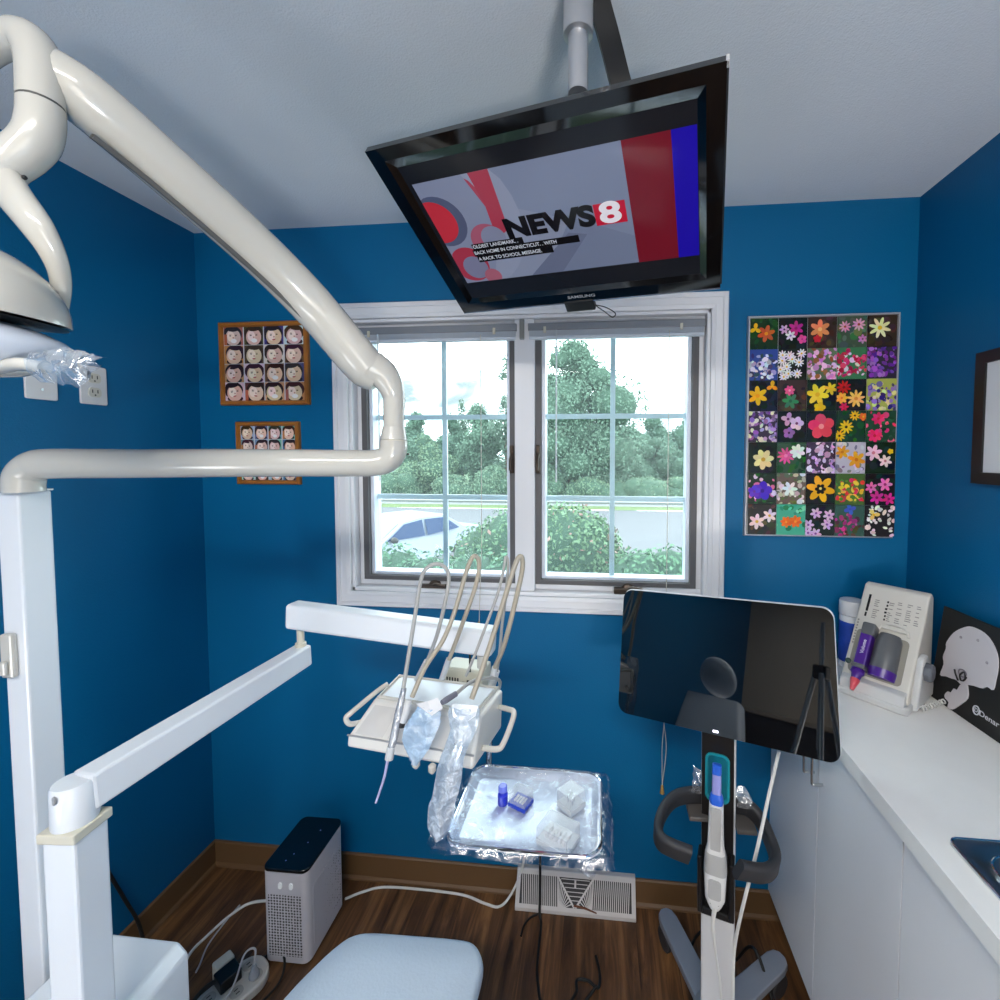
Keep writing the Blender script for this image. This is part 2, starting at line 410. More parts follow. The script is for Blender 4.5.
# blinds, pulled right up
M_slat = mat('blind_slats', (196, 203, 214), rough=0.4)
M_rail = mat('blind_headrail', (122, 126, 134), rough=0.35)
for x0, x1, lab, wand, cord in ((-0.905, -0.302, 'raised white mini blind above the left window sash', (-0.809, 1.600, 1.999)[0], (-0.430, 1.600, 1.634)[0]),
                                (-0.262, 0.345, 'raised white mini blind above the right window sash', (-0.161, 1.600, 1.986)[0], (0.225, 1.600, 1.807)[0])):
    t = thing('window_blind', lab, 'window blind', ((x0 + x1) / 2, YB + 0.015, 2.05), 'raised mini blinds')
    h = MB().box((x0, YB + 0.002, 2.052), (x1, YB + 0.027, 2.077)); h.build('headrail', M_rail, t, smooth=0, bevel=0.002)
    s = MB()
    for i in range(7): s.box((x0 + 0.004, YB + 0.003, 2.034 + i * 0.0026), (x1 - 0.004, YB + 0.026, 2.0353 + i * 0.0026))
    s.build('slat_stack', M_slat, t, smooth=0)
    MB().box((x0 + 0.003, YB + 0.004, 2.022), (x1 - 0.003, YB + 0.025, 2.033)).build('bottom_rail', M_slat, t, smooth=0, bevel=0.002)
    for xx in (x0 + 0.06, x1 - 0.08): MB().cbox((xx, YB - 0.0005, 2.052), (0.009, 0.005, 0.022)).build('cord_clip', M_cream, t, smooth=0, bevel=0.001)
    MB().tube([(wand, YB - 0.002, 2.05), (wand, YB - 0.002, 1.52)], 0.0028, n=6).build('tilt_wand', mat('clear_wand', (225, 232, 238), rough=0.2, alpha=0.75), t)
    zz = 1.0 if x0 < -0.5 else (0.209, 1.530, 0.683)[2]
    c = MB(); c.tube([(cord, YB - 0.003, 2.04), (cord, YB - 0.004, 1.3), (cord - 0.004, YB - 0.024, 1.08), (cord - 0.006, YB - 0.026, zz)], 0.0013, n=6)
    if x0 > -0.5:
        zt = (0.205, 1.530, 0.445)[2]
        for dx in (-0.006, 0.008): c.tube(cr([(cord - 0.006, YB - 0.026, zz), (cord - 0.006 + dx, YB - 0.028, (zz + zt) / 2 + 0.03), (cord - 0.010, YB - 0.027, zt + 0.02)]), 0.0013, n=6)
    c.build('lift_cord', mat('blind_cord', (205, 200, 190), rough=0.7), t)
    zt = ((0.205, 1.530, 0.445)[2] if x0 > -0.5 else zz)
    MB().lathe([(0.002, 0.03), (0.004, 0.028), (0.006, 0.012), (0.008, 0.0), (0.003, -0.004)], (cord - (0.010 if x0 > -0.5 else 0.006), YB - 0.027, zt - 0.01), n=10).build('tassel', mat('brass_tassel', (168, 132, 72), rough=0.4), t)
brk = MB().cbox((-0.282, YB - 0.002, 2.055), (0.016, 0.012, 0.07)); brk.build('blind_bracket', mat('bracket_grey', (140, 140, 138), rough=0.4, metal=0.5), win, smooth=0, bevel=0.002)
# ------------------------------------------------------------------ wall pictures
M_oak = mat('oak_frame_wood', (158, 98, 34), rough=0.4, var=0.25, nscale=30)
def mitre_frame(x0, x1, z0, z1, w, d, y):
    mb = MB(); rings = []
    prof = [(0, 0), (0, d * 0.7), (w * 0.25, d), (w * 0.75, d), (w, d * 0.55), (w, 0)]
    for sx, sz in ((0, 0), (1, 0), (1, 1), (0, 1)):
        rings.append([((x1 - o) if sx else (x0 + o), y - p, (z1 - o) if sz else (z0 + o)) for o, p in prof])
    return mb.loft(rings, False, True)
class Layer:
    """flat printed artwork on the plane y: every shape a hair in front of the last"""
    def __init__(s, y): s.mb = MB(); s.y = y
    def nxt(s): s.y -= 0.000012; return s.y
    def rect(s, x0, x1, z0, z1, c):
        y = s.nxt(); s.mb.col = s2l(c); s.mb.add([(x0, y, z0), (x1, y, z0), (x1, y, z1), (x0, y, z1)], [(0, 1, 2, 3)])
    def ell(s, x, z, rx, rz, c, a=0.0, n=12, box=None):
        y = s.nxt(); s.mb.col = s2l(c); ca, sa = math.cos(a), math.sin(a); P = []
        for k in range(n):
            q = 2 * math.pi * k / n; u, v = rx * math.cos(q), rz * math.sin(q); px, pz = x + u * ca - v * sa, z + u * sa + v * ca
            if box: px = min(max(px, box[0]), box[1]); pz = min(max(pz, box[2]), box[3])
            P.append((px, y, pz))
        s.mb.poly(P)
def jit(c, k=18): return tuple(min(255, max(0, v + random.uniform(-k, k))) for v in c)
def faces(x0, x1, z0, z1, y, nx, nz, bgs, gap):
    A = Layer(y); A.rect(x0, x1, z0, z1, (206, 208, 214))
    cw, ch = (x1 - x0) / nx, (z1 - z0) / nz
    for j in range(nz):
        for i in range(nx):
            bx = (x0 + i * cw + gap, x0 + (i + 1) * cw - gap * 0.4, z1 - (j + 1) * ch + gap * 0.3, z1 - j * ch - gap * 0.3)
            w, h = bx[1] - bx[0], bx[3] - bx[2]; cx, cz = (bx[0] + bx[1]) / 2 + random.uniform(-.06, .06) * w, (bx[2] + bx[3]) / 2 - .02 * h
            A.rect(*bx, jit(random.choice(bgs)))
            hair = jit((52, 36, 34), 16)
            A.ell(cx + random.uniform(-.08, .08) * w, cz + .12 * h, .52 * w, .46 * h, hair, box=bx, n=18)
            A.ell(cx + .02 * w, cz - .36 * h, .42 * w, .2 * h, jit((52, 36, 40)), box=bx)
            tilt = random.uniform(-.25, .25)
            A.ell(cx, cz - .05 * h, .40 * w, .46 * h, jit((226, 188, 170), 12), tilt, 20, bx)
            A.ell(cx - .12 * w, cz + .0 * h, .20 * w, .28 * h, jit((246, 224, 214), 6), tilt, 14, bx)
            A.ell(cx + random.uniform(-.1, .1) * w, cz + .36 * h, .28 * w, .10 * h, hair, tilt, 16, bx)
            for sx in (-1, 1):
                A.ell(cx + sx * .15 * w, cz + .04 * h + sx * tilt * .1 * h, .055 * w, .030 * h, (70, 48, 44), tilt, 8, bx)
                A.ell(cx + sx * .15 * w, cz + .105 * h + sx * tilt * .1 * h, .08 * w, .012 * h, (176, 138, 122), tilt, 8, bx)
            A.ell(cx + .01 * w, cz - .07 * h, .045 * w, .05 * h, (198, 152, 136), tilt, 8, bx)
            k = random.random()
            if k < .35: A.ell(cx + .03 * w, cz - .25 * h, .16 * w, .12 * h, (240, 236, 236), 0, 10, bx)
            else: A.ell(cx, cz - .22 * h, .09 * w, .04 * h, (190, 96, 98), tilt, 10, bx)
            if random.random() < .35: A.rect(bx[0], bx[0] + .16 * w, bx[2], bx[2] + .6 * h, jit((176, 112, 70)))
    return A.mb
def photo_collage(nm, lab, x0, x1, z0, z1, fw, nx, nz, bgs):
    t = thing(nm, lab, 'picture', ((x0 + x1) / 2, YB, z0))
    mitre_frame(x0, x1, z0, z1, fw, 0.018, YB).build('frame', M_oak, t, smooth=25)
    faces(x0 + fw * .9, x1 - fw * .9, z0 + fw * .9, z1 - fw * .9, YB - 0.008, nx, nz, bgs, 0.003).build('photo_sheet', M_print, t, smooth='flat', vcol=True)
photo_collage('photo_collage', 'larger oak framed collage of sixteen baby face photos on the blue back wall', -1.423, -1.072, 1.80, 2.105, 0.017, 4, 4,
              [(206, 206, 214), (176, 120, 84), (60, 70, 110), (190, 160, 120), (90, 70, 60)])
photo_collage('photo_collage', 'smaller oak framed photo collage behind the horizontal white lamp arm', -1.366, -1.115, 1.505, 1.738, 0.016, 4, 4,
              [(120, 170, 180), (90, 130, 150), (150, 190, 200), (70, 60, 80)])

# flower poster
PX0, PX1, PZ0, PZ1 = 0.478, 0.950, 1.345, 2.076
t = thing('flower_poster', 'tall poster of thirty five flower photos in a thin silver frame right of the window', 'poster', (0.714, YB, PZ0))
mitre_frame(PX0, PX1, PZ0, PZ1, 0.008, 0.016, YB).build('frame', mat('silver_frame', (190, 190, 196), rough=0.35, metal=0.4), t, smooth=25)
A = Layer(YB - 0.008); A.rect(PX0 + .006, PX1 - .006, PZ0 + .006, PZ1 - .006, (220, 222, 226))
def flower(x, z, r, n, col, ctr, wid=.42, box=None, a0=None, cr_=.22):
    wid = {6: .26, 5: .44, 7: .30, 8: .17, 9: .17, 10: .16}.get(n, .36)
    a0 = random.uniform(0, 6) if a0 is None else a0
    for k in range(n):
        a = a0 + 2 * math.pi * k / n
        A.ell(x + .55 * r * math.cos(a), z + .55 * r * math.sin(a), .5 * r, wid * r, jit(col, 14), a, 10, box)
    A.ell(x, z, cr_ * r, cr_ * r, ctr, 0, 8, box)
def blobs(bx, cols, n, r0, r1, reg=(0, 1, 0, 1)):
    for _ in range(n):
        x = bx[0] + (reg[0] + random.random() * (reg[1] - reg[0])) * (bx[1] - bx[0]); z = bx[2] + (reg[2] + random.random() * (reg[3] - reg[2])) * (bx[3] - bx[2])
        r = random.uniform(r0, r1); A.ell(x, z, r, r * random.uniform(.5, 1), jit(random.choice(cols), 20), random.uniform(0, 3), 7, bx)
G = [(20, 60, 30), (40, 90, 40), (14, 40, 24)]; DK = [(12, 20, 24), (22, 34, 30), (10, 14, 20)]; BR = [(60, 44, 36), (84, 62, 48), (40, 30, 26)]
Y = (238, 186, 24); W = (232, 226, 232); PK = (226, 84, 150); MG = (196, 40, 140); PU = (104, 50, 150); OR = (232, 116, 40); RD = (200, 30, 52); LV = (176, 130, 190)
cells = [
 [('bg', (20, 52, 24), G), [(.58, .5, .30, 6, (206, 84, 40), (236, 150, 30)), (.2, .66, .2, 3, Y, Y)]],
 [('bg', (16, 24, 28), DK), [(.2, .62, .17, 6, (214, 170, 214), (70, 20, 90)), (.6, .65, .26, 6, MG, (150, 20, 100)), (.42, .42, .18, 6, W, (150, 120, 190)), (.82, .3, .16, 5, PK, MG)]],
 [('bg', (58, 42, 38), BR), [(.42, .6, .34, 6, (240, 138, 84), (250, 190, 120)), (.34, .3, .14, 5, RD, RD)]],
 [('bg', (66, 84, 66), [(70, 96, 66), (90, 110, 84)]), [(.26, .66, .2, 9, (226, 150, 180), (160, 70, 30)), (.72, .72, .22, 9, (226, 160, 190), (160, 60, 30)), (.86, .26, .16, 6, (200, 130, 190), (120, 50, 90))]],
 [('bg', (54, 42, 30), BR), [(.42, .6, .36, 8, (240, 232, 180), (230, 190, 40))]],
 [('bl', (50, 74, 150), [(226, 226, 240), (176, 170, 196), (60, 60, 96)], 60, (0, 1, 0, .8)), []],
 [('bg', (26, 36, 28), DK), [(x, z, .17, 9, W, Y) for x, z in ((.15, .8), (.4, .78), (.8, .84), (.14, .62), (.48, .66), (.72, .56), (.3, .42), (.08, .34), (.36, .2), (.66, .2), (.2, .1))]],
 [('bl', (90, 110, 84), [(222, 150, 206), (206, 120, 190), (240, 190, 226), (150, 90, 60)], 70, (0, 1, 0, 1)), []],
 [('bl', (60, 120, 80), [(200, 34, 90), (226, 60, 110), (170, 20, 70), (230, 220, 230)], 70, (0, 1, .1, .9)), []],
 [('bl', (50, 44, 60), [(120, 60, 160), (90, 40, 130), (160, 100, 190)], 60, (0, 1, .1, 1)), []],
 [('bg', (20, 30, 56), DK), [(.3, .5, .34, 6, Y, (240, 150, 10)), (.8, .8, .2, 3, (236, 160, 30), Y)]],
 [('bg', (64, 48, 48), BR), [(.44, .32, .28, 6, (60, 130, 90), (40, 100, 70)), (.4, .66, .18, 7, (236, 90, 140), (250, 180, 200))]],
 [('bg', (16, 40, 30), DK), [(.36, .52, .38, 6, (244, 214, 60), (236, 180, 40)), (.8, .7, .22, 6, (236, 196, 50), Y), (.44, .1, .2, 5, Y, Y)]],
 [('bg', (28, 26, 34), DK), [(.24, .74, .24, 9, (190, 24, 30), (120, 10, 20)), (.66, .38, .30, 9, (246, 190, 96), (230, 140, 60)), (.18, .4, .2, 7, (240, 170, 60), OR), (.26, .12, .16, 6, (210, 30, 90), RD)]],
 [('bl', (170, 176, 84), [(110, 90, 170), (150, 130, 200), (60, 50, 110), (226, 226, 160)], 60, (0, 1, 0, .85)), []],
 [('bl', (60, 50, 70), [(150, 110, 180), (190, 160, 210), (110, 80, 150), (226, 216, 190)], 70, (0, 1, 0, 1)), []],
 [('bg', (16, 28, 34), DK), [(.36, .74, .24, 4, (200, 160, 200), (90, 30, 90)), (.66, .6, .24, 5, (230, 196, 226), (110, 30, 90)), (.4, .3, .2, 5, (150, 110, 170), (60, 20, 70))]],
 [('bg', (18, 32, 40), DK), [(.5, .5, .44, 5, (232, 66, 96), (246, 150, 150))]],
 [('bg', (24, 58, 48), G), [(.34, .48, .24, 10, Y, (40, 26, 10)), (.12, .2, .2, 10, Y, (40, 26, 10)), (.62, .84, .18, 9, Y, (90, 60, 10)), (.9, .8, .14, 5, OR, Y)]],
 [('bl', (34, 70, 50), [(226, 50, 110), (240, 90, 140), (40, 90, 60), (24, 60, 44)], 30, (0, 1, 0, 1)), [(.4, .74, .22, 7, (226, 50, 110), RD), (.3, .2, .24, 7, (230, 54, 110), RD)]],
 [('bg', (12, 36, 24), DK), [(.52, .44, .36, 7, (236, 222, 150), (206, 160, 50))]],
 [('bg', (56, 86, 66), G), [(.3, .56, .3, 10, (222, 90, 150), (236, 130, 180)), (.7, .7, .26, 7, (226, 236, 226), W)]],
 [('bl', (70, 56, 80), [(220, 180, 220), (190, 150, 200), (240, 220, 240), (60, 50, 60)], 80, (0, 1, 0, 1)), []],
 [('bl', (190, 184, 200), [(216, 206, 220), (120, 116, 130)], 30, (0, 1, 0, 1)), [(.22, .68, .24, 6, (226, 150, 36), (206, 120, 20)), (.7, .44, .3, 6, (232, 150, 30), (206, 110, 10))]],
 [('bg', (14, 40, 20), DK), [(.26, .66, .28, 6, (240, 200, 210), (220, 120, 140)), (.66, .4, .22, 6, (240, 214, 216), (200, 120, 130)), (.82, .7, .1, 5, Y, Y)]],
 [('bl', (24, 44, 30), [(226, 110, 160), (236, 200, 216), (40, 80, 44)], 26, (0, 1, 0, 1)), [(.5, .42, .34, 5, (84, 40, 190), (60, 20, 140)), (.22, .4, .22, 5, (96, 50, 200), PU)]],
 [('bl', (110, 92, 84), [(226, 222, 216), (196, 186, 176), (90, 100, 70)], 60, (0, 1, 0, 1)), [(.45, .5, .26, 6, (238, 238, 240), W)]],
 [('bg', (26, 22, 34), DK), [(.5, .5, .48, 6, (240, 180, 30), (246, 196, 60)), ]],
 [('bl', (70, 100, 50), [(220, 50, 40), (236, 190, 60), (90, 130, 50), (206, 60, 90)], 60, (0, 1, .1, .8)), []],
 [('bg', (22, 14, 24), DK), [(.2, .56, .2, 6, (230, 110, 180), (150, 20, 90)), (.66, .66, .24, 6, (236, 120, 190), (160, 30, 100)), (.4, .24, .24, 6, (214, 50, 150), (130, 10, 80)), (.8, .2, .22, 6, (206, 40, 140), (130, 10, 80))]],
 [('bg', (40, 38, 36), BR), [(.32, .42, .28, 6, (240, 206, 216), (220, 170, 60)), (.76, .62, .24, 6, (240, 214, 220), (220, 170, 60))]],
 [('bl', (70, 170, 140), [(60, 150, 120), (110, 200, 170), (40, 110, 80)], 20, (0, 1, .2, 1)), [(.34, .42, .2, 7, (240, 110, 30), (250, 150, 50)), (.66, .44, .22, 7, (240, 104, 30), (250, 150, 50))]],
 [('bg', (26, 40, 36), DK), [(x, z, .2, 6, (216, 180, 220), (130, 70, 150)) for x, z in ((.36, .72), (.8, .66), (.74, .36), (.1, .34), (.1, .08), (.36, .06))]],
 [('bl', (56, 90, 80), [(200, 70, 150), (150, 40, 110), (90, 60, 50), (60, 90, 50)], 46, (0, 1, 0, .7)), [(.5, .86, .2, 4, (70, 90, 180), (60, 80, 170))]],
 [('bl', (34, 30, 34), [(226, 216, 214), (240, 232, 230), (214, 190, 190)], 40, (0, 1, 0, 1)), [(.3, .7, .2, 3, (240, 200, 110), Y)]],
]
cw, ch = (PX1 - PX0 - .014) / 5, (PZ1 - PZ0 - .014) / 7
for i, (bg, fl) in enumerate(cells):
    x0 = PX0 + .007 + (i % 5) * cw; z1 = PZ1 - .007 - (i // 5) * ch; bx = (x0, x0 + cw - .0006, z1 - ch + .0006, z1)
    A.rect(*bx, bg[1])
    if bg[0] == 'bg': blobs(bx, bg[2], 26, .006, .016)
    else: blobs(bx, bg[2], bg[3], .004, .011, bg[4])
    for f in fl:
        flower(bx[0] + f[0] * cw, bx[2] + f[1] * ch, f[2] * cw, f[3], f[4], f[5], box=bx)
    if i == 27:
        for k in range(6): A.ell(x0 + .5 * cw + .1 * cw * math.cos(k * 1.05), z1 - .5 * ch + .1 * cw * math.sin(k * 1.05), .1 * cw, .07 * cw, (14, 10, 12), k * 1.05, 8, bx)
        A.ell(x0 + .5 * cw, z1 - .48 * ch, .05 * cw, .05 * cw, (240, 220, 120), 0, 8, bx)
A.mb.build('print', M_print, t, smooth='flat', vcol=True)

# black framed picture on the right wall
t = thing('wall_picture', 'black framed picture with a white mat on the right wall, cut by the photo edge', 'picture', (XR, 1.13, 1.543))
Yf0, Yf1 = 1.318, 0.93
mb = MB(); rings = []
for sy, sz in ((0, 0), (1, 0), (1, 1), (0, 1)):
    rings.append([(XR - p, (Yf1 + o) if sy else (Yf0 - o), (1.889 - o) if sz else (1.543 + o)) for o, p in ((0, 0), (0, .014), (.03, .013), (.032, 0))])
mb.loft(rings, False, True).build('frame', M_black, t, smooth=25)
MB().box((XR - .008, Yf1 + .03, 1.573), (XR - .004, Yf0 - .03, 1.859)).build('mat_board', M_paper, t, smooth=0)
MB().box((XR - .009, Yf1 + .09, 1.64), (XR - .0078, Yf0 - .105, 1.80)).build('print', mat('teal_print', (70, 140, 160), rough=0.5, var=.4, nscale=14), t, smooth=0)

# wall plates on the left wall
def plate(nm, lab, y0, y1, z0, z1):
    t = thing(nm, lab, 'wall plate', (XL, (y0 + y1) / 2, z0))
    p = MB(frame((XL, (y0 + y1) / 2, (z0 + z1) / 2), (0, 1, 0), (-1, 0, 0), (0, 0, 1)))
    p.rrect(0, 0, y1 - y0, z1 - z0, .005, 0.0, -.006).build('cover_plate', mat('plate_plastic', (214, 214, 216), rough=.35), t, bevel=.002)
    return t, p.M
t, M = plate('blank_wall_plate', 'white blank wall plate under the lamp head on the left wall', 1.055, 1.127, 1.766, 1.880)
for z in (-.03, .03): MB(M).lathe([(.0035, 0), (.003, .0015), (0, .0015)], (0, -.006, z), (0, -1, 0), 8).build('screw', M_steel, t)
t, M = plate('wall_outlet', 'white duplex outlet beside the lamp plastic cover on the left wall', 1.182, 1.254, 1.766, 1.880)
for z in (-.021, .021):
    r = MB(M).rrect(0, z, .034, .028, .010, -.006, -.009).build('receptacle', mat('receptacle_plastic', (206, 202, 190), rough=.4), t)
    s = MB(M)
    for x in (-.007, .007): s.box((x - .0012, -.0095, z - .002), (x + .0012, -.0088, z + .008))
    s.disc((0, -.0093, z - .008), .0025, 8); s.build('slots', M_black, r, smooth=0)

# ------------------------------------------------------------------ television on the ceiling pole
TVX, TVY, TVZ = Vector((0.97162, -0.23607, -0.01532)), Vector((0.12640, 0.46331, 0.87714)), Vector((-0.19997, -0.85418, 0.48000))
TVO = Vector((-0.10233, 0.97867, 2.11084))
TM = frame(TVO, TVX, TVY, TVZ)
tv = thing('television', 'black flat television tilted down from a ceiling pole in front of the window', 'television', (-0.042, 0.79, ZC))
def F(u, v, d=0.0): return TM @ Vector((u, d, v))
W2, H2 = .336, .2155
MBt = lambda: MB(TM)
# bezel: sloped ring from the outer rim to the recessed panel
def rect_ring(x0, x1, z0, z1, y): return [(x0, y, z0), (x1, y, z0), (x1, y, z1), (x0, y, z1)]
bz = MBt()
H2T = .2105
rings = [rect_ring(-W2, W2, -H2, H2T, .016), rect_ring(-W2, W2, -H2, H2T, .0),
         rect_ring(-W2 + .03, W2 - .03, -H2 + .028, H2T - .024, .0), rect_ring(-.292, .292, -.177, .167, .008)]
bz.loft(rings, False, False); bz.add(rings[0], [(0, 1, 2, 3)])
bez = bz.build('bezel', M_gloss, tv, smooth=20)
e = MBt(); e.box((-W2, -.001, -H2 - .004), (W2, .012, -H2)); e.build('bottom_lip', mat('clear_lip', (150, 158, 176), rough=.1, metal=.8), bez, smooth=0, bevel=.0015)
e = MBt(); e.box((W2 - .0005, 0.0, -H2 + .01), (W2 + .003, .015, H2T)); e.build('side_trim', mat('smoky_trim', (40, 44, 48), rough=.15), bez, smooth=0, bevel=.001)
e = MBt(); e.box((W2 - .002, .0, H2T - .010), (W2 + .0035, .016, H2T + .002)); e.build('corner_cap', mat('pale_corner', (210, 206, 206), rough=.4), bez, smooth=0, bevel=.001)
b = MBt(); b.loft([rect_ring(-W2 + .002, W2 - .002, -H2 + .002, H2T - .002, .016), rect_ring(-W2 + .05, W2 - .05, -H2 + .05, H2 - .05, .036), rect_ring(-.22, .22, -.14, .13, .068)])
b.build('back_shell', M_black, tv, smooth=20)
# screen picture
def dim(c, k=.62): return tuple(v * k for v in c)
S = MBt(); yy = [.0078]
def sp(pts, c):
    yy[0] -= .00004; S.col = s2l(c); S.poly([(u, yy[0], v) for u, v in pts])
def clipc(cx, cz, r, ry=None, x0=-.281, x1=.161, z0=-.127, z1=.130, n=32, a0=0, a1=360):
    ry = ry or r
    return [(min(max(cx + r * math.cos(math.radians(a0 + (a1 - a0) * k / n)), x0), x1), min(max(cz + ry * math.sin(math.radians(a0 + (a1 - a0) * k / n)), z0), z1)) for k in range(n)]
sp([(-.292, -.177), (.292, -.177), (.292, .167), (-.292, .167)], (24, 25, 30))
sp([(-.281, -.127), (.161, -.127), (.161, .130), (-.281, .130)], (112, 120, 142))
sp([(-.12, -.127), (.161, -.127), (.161, -.06), (.0, .02)], (104, 112, 134))
sp([(-.281, .02), (-.12, .06), (.03, .0), (-.06, -.127), (-.281, -.127)], (122, 128, 148))
sp([(-.10, -.127), (.02, -.03), (.06, -.04), (-.02, -.127)], (92, 98, 120))
sp(clipc(-.262, .035, .19), (128, 134, 154)) ; sp(clipc(-.275, .035, .145), (150, 60, 78))
sp([(-.281, -.127), (-.2, -.127), (-.13, .02), (-.165, .13), (-.281, .13)], (118, 124, 146))
sp([(-.150, .130), (-.104, .130), (-.112, -.0), (-.148, -.02), (-.142, .06)], (150, 52, 70))
sp(clipc(-.262, .040, .060), (74, 80, 104)); sp(clipc(-.274, .040, .050), (176, 44, 58))
sp(clipc(-.17, -.02, .042), (146, 78, 98)); sp(clipc(-.155, -.016, .030), (116, 120, 142))
sp(clipc(-.245, -.075, .048), (150, 48, 66)); sp(clipc(-.235, -.085, .032), (110, 110, 134))
sp(clipc(-.20, -.115, .022), (150, 84, 100))
sp([(.161, -.127), (.249, -.127), (.249, .130), (.161, .130)], (104, 20, 34))
sp([(.248, -.127), (.291, -.127), (.291, .130), (.248, .130)], (28, 16, 148))
sp([(.0855, -.0245), (.151, -.0245), (.151, .0225), (.0855, .0225)], (176, 20, 46))
sp([(-.218, -.038), (-.088, -.038), (-.088, -.023), (-.218, -.023)], (14, 14, 18))
sp([(-.222, -.055), (.040, -.055), (.040, -.038), (-.222, -.038)], (14, 14, 18))
sp([(-.218, -.072), (-.026, -.072), (-.026, -.055), (-.218, -.055)], (14, 14, 18))
yy[0] -= .0001
def stext(s, u, v, size, c, bold, al='CENTER', sx=1.0):
    S.col = s2l(c); yy[0] -= .00005
    mt = Matrix(((sx, 0, 0, u), (0, 0, 0, yy[0]), (0, 1, 0, v), (0, 0, 0, 1)))
    S.text(s, size, mt, bold, al)
stext('NEWS', -.018, -.0015, .060, (16, 16, 22), .0034, sx=1.22)
stext('8', .118, -.001, .062, (214, 208, 214), .0022, sx=1.45)
for s, u, v in (('OLDEST LANDMARK. .', -.216, -.0305), ('BACK HOME IN CONNECTICUT. . WITH', -.220, -.0465), ('A BACK TO SCHOOL MESSAGE.', -.216, -.0635)):
    stext(s, u, v, .0125, (190, 192, 200), .0002, 'LEFT', 0.92)
S.build('screen', mat('tv_picture', vcol=True, rough=.12, var=.02, emit=.26, spec=.3), tv, smooth='flat', vcol=True)
lg = MBt(); lg.text('SAMSUNG', .0125, Matrix(((1.25, 0, 0, .008), (0, 0, 0, -.0006), (0, 1, 0, -.2), (0, 0, 0, 1))), .0002); lg.build('logo', mat('logo_grey', (150, 152, 160), rough=.4), bez, smooth='flat')
g = MBt(); g.box((-.042, -.004, -.246), (.036, .016, -.212)); g.build('sensor_box', M_black, tv, smooth=0, bevel=.004)
g = MBt(); g.tube(cr([(.034, .005, -.236), (.060, .004, -.246), (.082, .003, -.268), (.072, .003, -.281), (.056, .004, -.262), (.036, .006, -.240)]), .0014, n=6); g.build('cord_loop', M_cordb, tv)
pc = Vector((-0.046, 0.823, 2.346)); pz = (-0.047, 0.823, 2.351)[2]
MB().lathe([(.0175, 2.255), (.0175, ZC)], (pc.x, pc.y, 0)).build('pole', M_alu, tv)
MB().lathe([(.022, pz), (.0262, pz + .002), (.0262, ZC - .012), (.0262, ZC)], (pc.x, pc.y, 0), n=28).build('pole_sleeve', M_alu, tv)
MB().lathe([(.030, ZC - .006), (.034, ZC - .003), (.034, ZC)], (pc.x, pc.y, 0), n=28).build('ceiling_flange', M_alu, tv)
cpath = cr([(-0.023, 0.842, 2.479), (-0.009, 0.856, 2.432), (0.008, 0.871, 2.386), ((0.027, 0.879, 2.321)), (0.041, 0.889, 2.280)], 6)
MB().tube(cpath, 1.0, sec=[(-.019, -.006), (.019, -.006), (.019, .006), (-.019, .006)], up=(0, -1, 0)).build('cable_strap', M_black, tv, smooth=30)
# ------------------------------------------------------------------ dental light on its square post
lt = thing('dental_light', 'white dental exam lamp on jointed tube arms rising from the tall square post', 'dental lamp', (-1.15, 0.80, 0))
pw, pd = .047, .057
top = (-1.149, 0.790, 1.548)
ya = math.radians(3)
PM = rot_frame((top[0] - .0135, top[1] + .010, 0), ya)
MB(PM).box((-pw / 2, -pd / 2, 0), (pw / 2, pd / 2, top[2] - .004)).build('post', M_enam2, lt, smooth=0, bevel=.004)
MB(PM).box((-pw / 2 - .002, -pd / 2 - .002, top[2] - .004), (pw / 2 + .002, pd / 2 + .002, top[2])).build('post_cap', M_alu, lt, smooth=0, bevel=.001)
sw = MB(PM); zs = (-1.139, 0.745, 1.219)[2]
sw.box((-.018, -pd / 2 - .012, zs - .042), (.008, -pd / 2, zs + .046)); so = sw.build('switch_box', M_enam, lt, smooth=0, bevel=.004)
k = MB(PM); k.box((-.014, -pd / 2 - .020, zs - .034), (.002, -pd / 2 - .012, zs - .006)); k.build('rocker', M_enam, so, smooth=0, bevel=.003)
p = cr([(-1.149, 0.790, 1.544), (-1.149, 0.790, 1.560), (-1.145, 0.792, 1.580), (-1.125, 0.794, 1.596), (-1.093, 0.798, 1.600), (-0.979, 0.829, 1.600), (-0.760, 0.880, 1.601), (-0.548, 0.936, 1.600), (-0.503, 0.946, 1.600), (-0.475, 0.954, 1.607), (-0.460, 0.956, 1.625), (-0.458, 0.957, 1.649)], 6)
MB().tube(p, [.031, .031, .0305, .030, .0295, .029, .029, .029], n=24).build('lower_arm', M_enam, lt, smooth=50)
c0, c1 = v3((-0.458, 0.957, 1.649)), v3((-0.458, 0.959, 1.678))
MB().lathe([(.0265, 0), (.0285, .002), (.0265, .014), (.024, (c1 - c0).length)], c0, (c1 - c0)).build('arm_joint', M_enam, lt, smooth=50)
MB().lathe([(.0272, -.0012), (.0272, .0012)], c0, (c1 - c0)).build('joint_seam', M_cream, lt)
MB().cbox((-0.422, 0.949, 1.620), (.005, .005, .005)).build('set_screw', M_black, lt, smooth=0, bevel=.001)
p = cr([(-0.458, 0.959, 1.675), (-0.458, 0.960, 1.713), (-0.458, 0.962, 1.744), (-0.463, 0.957, 1.769), (-0.478, 0.952, 1.793), (-0.499, 0.945, 1.807)], 6)
MB().tube(p, [.0225, .0225, .0235, .027, .033, .038], n=24).build('elbow', M_enam, lt, smooth=50)
pa = [(-0.486, 0.951, 1.782), (-0.506, 0.944, 1.800), (-0.528, 0.929, 1.830), (-0.595, 0.881, 1.928), (-0.648, 0.789, 2.008), (-0.696, 0.667, 2.078), (-0.724, 0.601, 2.115), (-0.743, 0.579, 2.130), (-0.762, 0.573, 2.140)]
sec = ell_sec(1.0, .72, 24)
